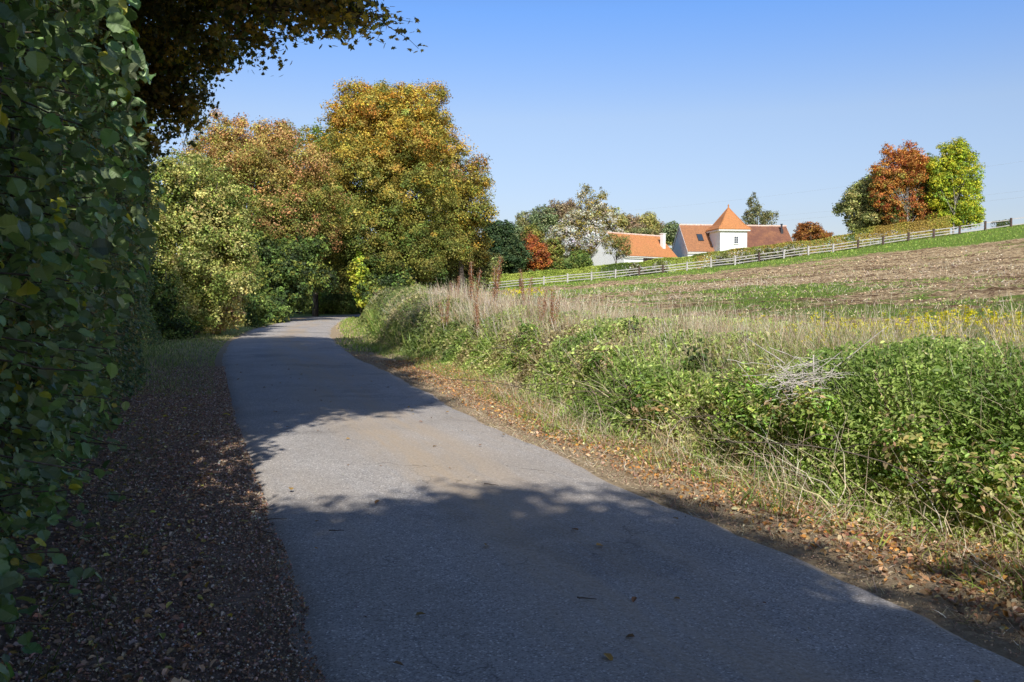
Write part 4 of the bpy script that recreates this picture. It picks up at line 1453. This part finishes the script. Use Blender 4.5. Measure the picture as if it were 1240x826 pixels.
br_cols = [(.25, .37, .08), (.34, .46, .1), (.14, .22, .05), (.5, .58, .17), (.36, .36, .13), (.42, .32, .18), (.2, .28, .07)]
POINTED = (LEAF6[0] * np.array([1.15, .78, 1.3]), LEAF6[1])
bramble_spots = [(3.3, .9, .5, 'nearest bramble clump at the right picture edge'), (4.6, .8, .55, 'large bramble clump by the leafy verge at lower right'), (5.5, 1.5, .4, 'bright bramble clump below the yellow flowers at right'),
                 (6.1, .7, .55, 'bramble clump left of the big one at lower right'), (7.3, 1.1, .48, 'bramble clump beneath the pile of dead twigs'), (8.4, .7, .65, 'low bramble clump at the verge left of the twig pile'),
                 (10.2, .8, .6, 'bramble clump at the foot of the bank halfway to the shadow tips'), (12.5, .8, .6, 'dark bramble clump on the bank beside the sunlit road'), (15.5, .8, .6, 'small bramble clump opposite the dappled shadow')]
for (y, bo, rs, lab) in bramble_spots:
    x = float(XR(y) + (foot(y) + bo) / .94)
    z0 = float(height(x, y))
    t = thing('bramble_bush', (x, y, z0), lab, 'bramble', 'brambles on the right bank')
    lf = .034 if y < 9 else .045
    L3 = [((x + R.normal(0, .45), y + R.normal(0, .5), z0 + rs * (.3 + .5 * R.random())), (rs * .38, rs * .45, rs * .42)) for _ in range(4)] + [((x, y, z0 + rs * .4), (rs * .7, rs * .95, rs * .5)), ((x + .35, y + .4, z0 + rs * .6), (rs * .7, rs * .8, rs * .5)), ((x - .05, y - .5, z0 + rs * .35), (rs * .65, rs * .7, rs * .5))]
    g = leaves_in_lobes(L3, br_cols, leaf=lf * 1.2, clump=.15, per=17 if y < 9 else 13, shape=POINTED, density=1.15, jit=.22, up=.8, inner=.25, hollow=.62)
    g.build('foliage', M['leaf'], t)
    for i in range(12):
        k = Geo()
        a = np.array([x + R.normal(0, .35), y + R.normal(0, .4), z0 - .1])
        m_ = a + [R.normal(-.1, .25), R.normal(0, .3), rs * (.8 + .4 * R.random())]
        e_ = m_ + [R.normal(-.3, .35), R.normal(0, .4), -.35 * R.random()]
        tt = np.linspace(0, 1, 9)[:, None]
        k.tube(a * (1 - tt) ** 2 + 2 * m_ * tt * (1 - tt) + e_ * tt ** 2, .0045, n=5)
        k.build('cane', M['bark'], t)

# leafy weeds filling between: stuff
g = Geo()


def weed_band(n, y0, y1, b0, b1, leaf, cols, shape=POINTED, zlo=.1):
    n = int(n * Q)
    x, y, b = bank_points(n, y0, y1, b0, b1)
    hgt = veg_height(y, b)
    z = hgt * (zlo + (1 - zlo) * R.random(n) ** .55)
    pos = np.stack([x, y, height(x, y) + z], 1)
    pos[:, :2] += R.normal(0, .03, (n, 2))
    nrm = np.array([-.35, -.35, .8]) + R.normal(0, .5, (n, 3))
    ci = fbm(y * 1.1, b * 1.1 + 8, 3) + R.normal(0, .09, n)
    cc = np.asarray(cols)
    c = cc[np.clip(((ci - .28) / .44 * len(cc)).astype(int), 0, len(cc) - 1)] * np.exp(R.normal(0, .25, (n, 1)))
    g.scatter(shape[0], shape[1], pos, frames(nrm), leaf * (.5 + .9 * R.random(n)), c)


wc = [(.18, .27, .06), (.3, .4, .1), (.42, .52, .14), (.52, .58, .2), (.6, .52, .28)]
weed_band(60000, 2.5, 9, -.15, 2.3, .036, wc)
weed_band(40000, 2.5, 12, -.15, 1.1, .04, wc[:4], POINTED, .0)
weed_band(16000, 4, 16, 2.0, 4.3, .06, [(.24, .36, .09), (.34, .46, .13), (.42, .5, .2)], POINTED, .0)
weed_band(72000, 9, 20, -.05, 2.4, .05, wc + [(.26, .2, .1)])
weed_band(56000, 20, 36, -.05, 2.6, .085, [(.14, .19, .06), (.25, .3, .09), (.36, .36, .14), (.46, .4, .22)], LEAF4)
weed_band(16000, 36, 75, -.05, 2.5, .14, [(.09, .12, .03), (.15, .18, .05), (.22, .22, .08)], LEAF4)
n = int(42000 * Q)
y = 6 + 16 * R.random(n) ** 1.2
b_ = 2.5 + 3.4 * R.random(n)
x = XR(y) + (foot(y) + b_) / .94
kp = fbm(x * .8, y * .8, 3) + R.normal(0, .05, n) > .47
x, y = x[kp], y[kp]
n = len(x)
g.scatter(POINTED[0], POINTED[1], np.stack([x, y, height(x, y) + .04 + .2 * R.random(n) ** 1.5], 1), frames(np.array([-.1, -.4, .9]) + R.normal(0, .4, (n, 3))), .085 * (.5 + .9 * R.random(n)), pal([(.34, .46, .1), (.46, .54, .13), (.26, .38, .09), (.55, .58, .2)], n, .18))
tag(g.build('weeds', M['leaf'], None), 'leafy green weeds and nettles covering the right bank', 'weeds', kind='stuff')


def blades(g, n, y0, y1, b0, b1, hlo, hhi, width, cols, tmpl, lean=.3, power=1.0, follow=True, sidef=foot):
    n = int(n * Q)
    y = y0 + (y1 - y0) * R.random(n) ** power
    b = b0 + (b1 - b0) * R.random(n)
    # gather in tufts
    tuft = np.round(y * 3.2 + b * 1.7) + np.round(b * 3.0) * 37
    jig = fbm(tuft * 1.37, tuft * .73, 2)
    y = y + (jig - .5) * .25
    x = XR(y) + (sidef(y) + b) / .94
    hs = (hlo + (hhi - hlo) * R.random(n)) * (.6 + .8 * fbm(y * .9 + 4, b * .9, 3))
    sc = np.stack([hs, width * (1 + .6 * R.random(n)) / .05, hs], 1)
    pos = np.stack([x, y, height(x, y) - .02], 1)
    g.scatter(tmpl[0], tmpl[1], pos, upright(n, lean), sc, pal(cols, n, .22))


GG = [(.2, .3, .05), (.28, .38, .07), (.36, .44, .11), (.15, .22, .05), (.48, .48, .17)]
g = Geo()
blades(g, 13000, 2.5, 10, .7, 2.8, .5, 1.0, .007, GG, BLADE_B, .4)
blades(g, 9000, 10, 22, .4, 2.6, .3, .75, .011, GG, BLADE_B, .5)
blades(g, 8000, 22, 45, .2, 3.0, .3, .9, .024, GG, BLADE, .45)
blades(g, 9000, 26, 75, -1.1, 3, .05, .22, .035, GG, BLADE, .5)
blades(g, 5000, 24, 60, -1.2, 1, .04, .14, .03, [(.6, .5, .32), (.5, .38, .22)], BLADE, 1.5)
blades(g, 7000, 4, 30, -.5, .3, .06, .25, .009, GG, BLADE_B, .5)
blades(g, 9000, 3, 22, 1.7, 3.4, .15, .5, .011, GG, BLADE_B, .35)
tag(g.build('tall_grass', M['leaf'], None), 'long green grass arching over the right bank', 'grass', kind='stuff')

DG = [(.62, .52, .34), (.68, .58, .42), (.46, .36, .24), (.75, .66, .52), (.4, .28, .2)]
g = Geo()
blades(g, 4600, 2.5, 9.5, .7, 2.7, .55, 1.05, .005, DG, SEED, .35)
blades(g, 2200, 2.5, 10, .0, 2.4, .4, .9, .005, DG, BLADE_B, .5)
blades(g, 5000, 7, 20, .5, 2.2, .4, .8, .006, DG, BLADE_B, .5)
blades(g, 8000, 8.5, 20, 1.4, 2.9, .4, .85, .007, DG, SEED, .4)
blades(g, 9000, 9.5, 20, .6, 2.7, .35, .85, .008, DG, SEED, .32)
blades(g, 9000, 18, 32, .8, 2.9, .45, 1.1, .013, DG, SEED, .3)
blades(g, 3500, 28, 50, .9, 3.0, .4, 1.0, .026, DG, SEED, .3)
blades(g, 5500, 3, 16, -.3, .7, .12, .4, .005, DG, BLADE_B, .8)
blades(g, 16000, 2.5, 18, -1.0, .3, .06, .16, .004, DG, BLADE, 3.0, 1.3)
tag(g.build('dry_grass', M['dry'], None), 'pale straw-coloured dry grass with seed heads along the bank top', 'dry grass', kind='stuff')

# left verge grass and shade plants
g = Geo()
n = int(26000 * Q)
y = 14 + 50 * R.random(n) ** .9
off = R.random(n) ** 1.2 * np.interp(y, [17, 25, 45, 65], [2.2, 3.0, 3.4, 3])
x = XL(y) - .15 - off
hs = (.03 + .13 * R.random(n)) * np.interp(off, [0, 1, 3], [.5, 1, 1.9])
g.scatter(BLADE[0], BLADE[1], np.stack([x, y, height(x, y) - .01], 1), upright(n, .35), np.stack([hs, .02 * np.interp(y, [17, 60], [.7, 2.5]) / .05 * np.ones(n), hs], 1), pal([(.2, .26, .07), (.3, .34, .11), (.42, .4, .2), (.16, .2, .06), (.5, .42, .24)], n, .2))
n = int(500 * Q)
y = 2.4 + 8 * R.random(n)
x = face_x(y) + .2 + .5 * R.random(n)
hs = .05 + .14 * R.random(n)
g.scatter(BLADE_B[0], BLADE_B[1], np.stack([x, y, height(x, y)], 1), upright(n, .6), np.stack([hs, .007 / .05 * np.ones(n), hs], 1), pal([(.08, .11, .03), (.2, .16, .09)], n, .2))
tag(g.build('verge_grass', M['leaf'], None), 'short grass along the left verge under the hedge', 'grass', kind='stuff')

# ------------------------------------------------------------------ litter and gravel
LIT = [(.46, .29, .16), (.55, .36, .2), (.36, .21, .12), (.62, .48, .3), (.3, .18, .11), (.65, .34, .1)]
g = Geo()


def litter(n, x, y, size, cols, lift=.012, flat=.35, shp=LEAF6):
    n = len(x)
    pos = np.stack([x, y, height(x, y) + lift + .02 * R.random(n)], 1)
    nr = np.array([0, 0, 1.]) + R.normal(0, flat, (n, 3))
    fr = frames(nr)
    s = size * (.5 + .9 * R.random(n))
    g.scatter(shp[0] * np.array([1, 1, 2.2]), shp[1], pos, fr, s, pal(cols, n, .25))


n = int(26000 * Q)
y = 2.2 + 20 * R.random(n) ** 1.35
u_ = R.random(n)
x = XR(y) + .12 + (foot(y) + .35) * u_ ** .65
litter(n, x, y, .036, LIT, flat=.5)
n = int(10000 * Q)                                 # left verge: deeper near the hedge
y = 2.2 + 14 * R.random(n) ** 1.3
lw = XL(y) - face_x(y)
x = face_x(y) + lw * R.random(n) ** 3.4 - .3
litter(n, x, y, .036, [(.45, .28, .17), (.55, .38, .26), (.32, .2, .14), (.6, .45, .32), (.4, .22, .12), (.36, .25, .18), (.5, .4, .12)])
n = int(90 * Q)                                   # strays
y = 3 + 20 * R.random(n) ** 1.2
x = XL(y) + (XR(y) - XL(y)) * R.random(n)
pos_z = .062
ps = np.stack([x, y, np.full(n, pos_z)], 1)
g.scatter(LEAF6[0] * np.array([1, 1, 1.5]), LEAF6[1], ps, frames(np.array([0, 0, 1.]) + R.normal(0, .2, (n, 3))), .04 * (.5 + R.random(n)), pal([(.25, .15, .08), (.4, .25, .08)], n, .2))
n = int(70 * Q)
y = 3 + 12 * R.random(n)
x = face_x(y) + (XL(y) - face_x(y)) * R.random(n)
litter(n, x, y, .06, [(.6, .45, .06), (.62, .5, .3)], .03, .25, MAPLE)
tag(g.build('fallen_leaves', M['litter'], None), 'brown and orange fallen leaves scattered along both verges', 'fallen leaves', kind='stuff')

# gravel chips on the left verge and crumbs along both road edges
CH = (np.array([[-.5, -.35, 0], [.4, -.45, 0], [.55, .3, 0], [-.35, .5, 0], [-.2, -.15, .4], [.25, -.1, .45], [.15, .2, .38]]),
      [np.array([[0, 1, 5, 4], [3, 0, 4, 6]]), np.array([[1, 2, 5], [2, 6, 5], [2, 3, 6], [4, 5, 6]])])
g = Geo()
n = int(85000 * Q)
y = 2.3 + 18 * R.random(n) ** 1.6
lw = XL(y) - face_x(y)
x = XL(y) + .1 - lw * R.random(n) ** 1.1
c = pal([(.34, .23, .17), (.44, .32, .24), (.2, .13, .09), (.56, .46, .38), (.42, .25, .15), (.28, .17, .11)], n, .28)
s = (.004 + .014 * R.random(n) ** 2) * np.interp(y, [2, 20], [.9, 2.0])
g.scatter(CH[0], CH[1], np.stack([x, y, height(x, y) + .004 + .012 * R.random(n)], 1), frames(np.array([0, 0, 1.]) + R.normal(0, .45, (n, 3))), s, c)
n = int(14000 * Q)
y = 2.3 + 24 * R.random(n) ** 1.5
x = XR(y) - .06 + np.abs(R.normal(0, .4, n))
c = pal([(.4, .3, .2), (.5, .39, .26), (.28, .2, .13), (.36, .27, .18)], n, .2)
s = (.004 + .01 * R.random(n) ** 2) * np.interp(y, [2, 25], [.9, 2])
g.scatter(CH[0], CH[1], np.stack([x, y, np.maximum(height(x, y), 0) + .012], 1), frames(np.array([0, 0, 1.]) + R.normal(0, .4, (n, 3))), s, c)
n = int(700 * Q)
y = 2.6 + 14 * R.random(n) ** 1.5
x = XL(y) + (XR(y) - XL(y)) * R.random(n)
g.scatter(CH[0], CH[1], np.stack([x, y, np.full(n, .052)], 1), frames(np.array([0, 0, 1.]) + R.normal(0, .3, (n, 3))), .004 + .007 * R.random(n), pal([(.3, .28, .25), (.5, .45, .4)], n, .2))
tag(g.build('gravel', M['stone'], None), 'dark gravel and bark chips on the left verge with crumbs at the road edges', 'gravel', kind='stuff')

# field clods and stubble
g = Geo()
n = int(70000 * Q)
y = 4 + 80 * R.random(n) ** 1.35
x = XR(y) + 3.2 + (y * .62 + 6) * R.random(n)
keep = fbm(x * .5 + 7, y * 1.6, 4) + R.normal(0, .06, n) > .5
x, y = x[keep], y[keep]
n = len(x)
s = (.015 + .05 * R.random(n) ** 3.5) * np.interp(y, [4, 80], [.9, 2.6])
c = pal([(.7, .52, .3), (.8, .62, .38), (.4, .26, .15), (.12, .07, .05), (.14, .08, .055), (.09, .055, .04), (.78, .62, .42)], n, .18)
fz = height(x, y) + .045 + (fbm(x * 2.6, y * 2.6, 4) - .5) * .2
g.scatter(CH[0], CH[1], np.stack([x, y, fz - .02], 1), frames(np.array([0, 0, 1.]) + R.normal(0, .4, (n, 3))), s, c)
tag(g.build('clods', M['stone'], None), 'brown soil clods and stones strewn over the harrowed field', 'soil clods', kind='stuff')
g = Geo()
n = int(26000 * Q)
y = 7 + 57 * R.random(n) ** 1.4
x = XR(y) + 2.9 + (y * .62 + 6) * R.random(n)
k_ = fbm(x * .3 + 3, y * .8, 3)
keep = k_ > .5
x, y = x[keep], y[keep]
n = len(x)
hs = (.08 + .16 * R.random(n)) * np.interp(y, [4, 60], [.8, 2])
g.scatter(BLADE[0], BLADE[1], np.stack([x, y, height(x, y) + .02 + (fbm(x * 2.6, y * 2.6, 4) - .5) * .2], 1), upright(n, 1.1), np.stack([hs, np.interp(y, [4, 60], [.008, .035]) / .05, hs], 1), pal(DG + [(.62, .52, .36)], n, .15))
tag(g.build('stubble', M['dry'], None), 'pale straw stubble lying on the harrowed field', 'stubble', kind='stuff')
g = Geo()
n = int(42000 * Q)
y = 10 + 92 * R.random(n) ** 1.0
x = XR(np.minimum(y, 80)) + 4 + (y * .62 + 6) * R.random(n)
y = np.minimum(y, fence_y(x) - .1)
k_ = fbm(x * .06 + 2, y * .11, 4) + .3 * smooth((22 - (fence_y(x) - y)) / 18) - .1 * smooth((x - 10) / 12) * smooth((fence_y(x) - y - 26) / 12)
keep = (k_ + (fbm(x * .35, y * .7, 4) - .5) * 1.0 > .53) & (x < 70)
x, y = x[keep], y[keep]
n = len(x)
hs = (.1 + .14 * R.random(n)) * np.interp(y, [10, 100], [.7, 1.3])
g.scatter(BLADE[0], BLADE[1], np.stack([x, y, height(x, y) + .0], 1), upright(n, .5), np.stack([hs, np.interp(y, [10, 100], [.02, .09]) / .05, hs], 1), pal([(.2, .34, .05), (.3, .42, .07), (.4, .46, .12)], n, .2))
tag(g.build('field_grass', M['leaf_far'], None), 'patches of fresh green grass sprouting across the field', 'grass', kind='stuff')


# ------------------------------------------------------------------ individual plants
def dup(root, loc, rzz, sc=1.0, label=None):
    r = root.copy()
    COL.objects.link(r)
    r.location, r.rotation_euler, r.scale = loc, (0, 0, rzz), (sc, sc, sc)
    if label:
        r['label'] = label
    for ch in list(root.children):
        c2 = ch.copy()
        COL.objects.link(c2)
        c2.parent = r
    return r


def local_thing(name, label, cat, group=None):
    return thing(name, (0, 0, 0), label, cat, group)


def dock():
    t = local_thing('dock_plant', 'rust-brown dock stalk', 'dock plant', 'rusty dock stalks on the bank top')
    s = Geo()
    sd = Geo()
    for i in range(3):
        e_ = np.array([R.normal(0, .14), R.normal(0, .14), 1.0 + .25 * R.random()])
        p_ = limb(s, (0, 0, 0), e_, .008, .003, .04, 8, 5)
        m = 420
        tt = .45 + .55 * R.random(m)
        pos = np.stack([np.interp(tt * 8, range(9), p_[:, a]) for a in range(3)], 1) + R.normal(0, .024, (m, 3))
        sd.scatter(LEAF4[0], LEAF4[1], pos, frames(R.normal(size=(m, 3))), .021 * (.6 + .8 * R.random(m)), pal([(.42, .2, .1), (.3, .13, .08), (.5, .28, .15)], m, .2))
    child(s, 'stem', M['deadwood'], t)
    child(sd, 'seed_head', M['dry'], t)
    return t


dk_ = dock()
dspots = [(572, 385, 24, 1.15, 'tall rusty dock stalk leaning on the skyline below the ochre tree'), (598, 380, 22, 1.2, 'tallest rust-red dock stalk crossing the fence line'), (552, 378, 27, .9, 'pale brown dock stalk left of the leaning one'),
          (580, 400, 19, .8, 'short rusty dock stalk in front of the tallest one'), (637, 385, 21, .95, 'dark dock stalk in front of the fence by the yellow flowers'), (668, 400, 16, .75, 'dark brown dock stalk amid the dry grass left of centre bank'),
          (655, 398, 17, .7, 'dark brown dock stalk just left of a similar one'), (540, 410, 22, .8, 'short dark dock stalk in the dry grass at the left of the bank')]
for i, (px, py, Yv, sc, lab) in enumerate(dspots):
    x = at(px, py, Yv)[0]
    loc = (x, Yv, float(height(x, Yv)) + .15)
    if i == 0:
        dk_.location = loc
        dk_.scale = (sc * 1.2,) * 3
        dk_['label'] = lab
    else:
        dup(dk_, loc, i * 1.3, sc * 1.2, lab)


def flower_plant():
    t = local_thing('yellow_flower', 'yellow-flowered mustard plant at the near edge of the field', 'wildflower', 'yellow wildflowers along the field edge')
    s, f, l = Geo(), Geo(), Geo()
    for i in range(7):
        e_ = np.array([R.normal(0, .13), R.normal(0, .13), .38 + .22 * R.random()])
        p_ = limb(s, (0, 0, 0), e_, .004, .002, .06, 5, 4)
        m = 10
        f.scatter(MAPLE[0], MAPLE[1], e_ + R.normal(0, .014, (m, 3)), frames(np.array([0, -.4, 1]) + R.normal(0, .4, (m, 3))), .036 * (.7 + .5 * R.random(m)), pal([(.9, .8, .02), (.85, .76, .04)], m, .06))
    m = 34
    l.scatter(LEAF6[0], LEAF6[1], R.normal(0, .09, (m, 3)) * [1, 1, .5] + [0, 0, .12], frames(np.array([0, 0, 1.]) + R.normal(0, .4, (m, 3))), .12 * (.5 + .8 * R.random(m)), pal([(.13, .2, .05), (.2, .27, .08)], m, .2))
    child(s, 'stem', M['leafstem'], t)
    child(f, 'blossom', M['petal'], t)
    tag(child(l, 'leaf', M['leaf'], t), kind='stuff')
    return t


M['leafstem'] = noise_mat('green_stem', [(.3, (.1, .14, .04)), (.7, (.18, .22, .07))], 10, 4, .7, .1)
M['petal'] = leaf_mat('yellow_petal', .3, .5, .2, (1.1, 1.0, .6))
fp = flower_plant()
k = 0
for i in range(105):
    px = 900 + 345 * R.random() ** .8
    Yv = 8.8 + 4.6 * R.random()
    if i < 9:
        px, Yv = 618 + 40 * R.random(), 21 + 4 * R.random()
    x = (px - W / 2) / F * Yv
    if i >= 9 and bank(x, Yv) < 2.9:
        x = float(XR(Yv)) + 3.2 + R.random() * 2.2
    loc = (x, Yv, float(height(x, Yv)) + (.06 if i >= 9 else .45))
    if i < 9:
        lab = 'yellow-flowered plant in the group rising above the dry grass left of centre'
    else:
        lab = 'yellow-flowered mustard plant at the near edge of the field on the right'
    if k == 0:
        fp.location = loc
        fp['label'] = lab
    else:
        dup(fp, loc, R.random() * 6, .65 + .5 * R.random(), lab)
    k += 1

# dark leafy upright weeds on the crest
def upright_weed():
    t = local_thing('leafy_weed', 'upright dark leafy weed', 'weed', 'upright leafy weeds on the bank crest')
    s, l = Geo(), Geo()
    for i in range(3):
        e_ = np.array([R.normal(0, .07), R.normal(0, .07), .6 + .2 * R.random()])
        p_ = limb(s, (0, 0, 0), e_, .006, .003, .05, 8, 5)
        m = 70
        tt = .1 + .9 * R.random(m)
        pos = np.stack([np.interp(tt * 8, range(9), p_[:, a]) for a in range(3)], 1) + R.normal(0, .04, (m, 3))
        l.scatter(LEAF6[0], LEAF6[1], pos, frames(np.array([-.3, -.3, .7]) + R.normal(0, .5, (m, 3))), .07 * (.5 + .8 * R.random(m)) * 1.0, pal([(.07, .11, .03), (.1, .15, .04), (.05, .08, .025)], m, .2))
    child(s, 'stem', M['leafstem'], t)
    tag(child(l, 'leaf', M['leaf'], t), kind='stuff')
    return t


uw = upright_weed()
for i, (px, Yv, sc, lab) in enumerate([(853, 9.8, 1.0, 'dark upright weed on the crest right of centre'), (872, 9.6, .75, 'smaller dark weed just right of the one on the crest'), (1195, 8.6, .8, 'leafy weed on the crest near the right picture edge'), (770, 13, .9, 'green weed poking above the dry grass at mid bank'), (1222, 8.4, .7, 'leafy weed at the far right among the yellow flowers')]):
    x = (px - W / 2) / F * Yv
    loc = (x, Yv, float(height(x, Yv)) + .1)
    if i == 0:
        uw.location, uw['label'] = loc, lab
    else:
        dup(uw, loc, i * 2.1, sc, lab)

# heap of bleached dead twigs
tp = thing('dead_twig_pile', (2.95, 8.1, .6), 'tangle of bleached dead twigs lying on top of the bank', 'dead twigs')
g = Geo()
for i in range(190):
    c = np.array(at(985 + R.normal(0, 30), 462 + R.normal(0, 13), 7.6 + R.normal(0, .25)))
    a = R.normal(.2, 1.0)
    ln = .06 + .24 * R.random() ** 2
    dv = np.array([cos(a), .4 * R.normal(), .55 * sin(a)]) * ln
    limb(g, c - dv, c + dv, .0032, .0014, .3, 7, 4)
for (px, py, qx, qy) in ((985, 430, 985, 520), (1000, 455, 1075, 395), (960, 470, 1020, 425), (1010, 440, 1060, 560), (990, 500, 1000, 560), (950, 440, 905, 410)):
    limb(g, at(px, py, 7.5), at(qx, qy, 7.25), .006, .003, .08, 8, 5)
tag(g.build('twig', M['deadwood'], tp), kind='stuff')

# twigs dropped on the asphalt
for i, (px, py, ang, ln, lab) in enumerate([(312, 628, .1, .09, 'curved dark twig at the left edge of the road in the near shade'), (330, 641, .35, .08, 'short dark twig just below the curved one at the road edge'), (595, 596, -.5, .07, 'dark twig lying mid road at the near shadow edge'),
                                           (712, 742, -.3, .05, 'small dark twig in the shaded middle of the road'), (405, 655, 0, .05, 'tiny twig on the left half of the shaded road'), (318, 656, 2.6, .06, 'thin slanting twig at the left road edge below two others')]):
    d_ = 1.6 / ((py - 362) / F) * .995
    x = (px - W / 2) / F * d_
    t = Geo()
    c = np.array([x, d_, .06])
    dv = np.array([cos(ang), sin(ang), 0]) * ln
    p_ = limb(t, c - dv, c + dv, .005, .002, .2, 7, 5)
    tag(t.build('twig', M['bark'], None), lab, 'twig', 'twigs on the road')
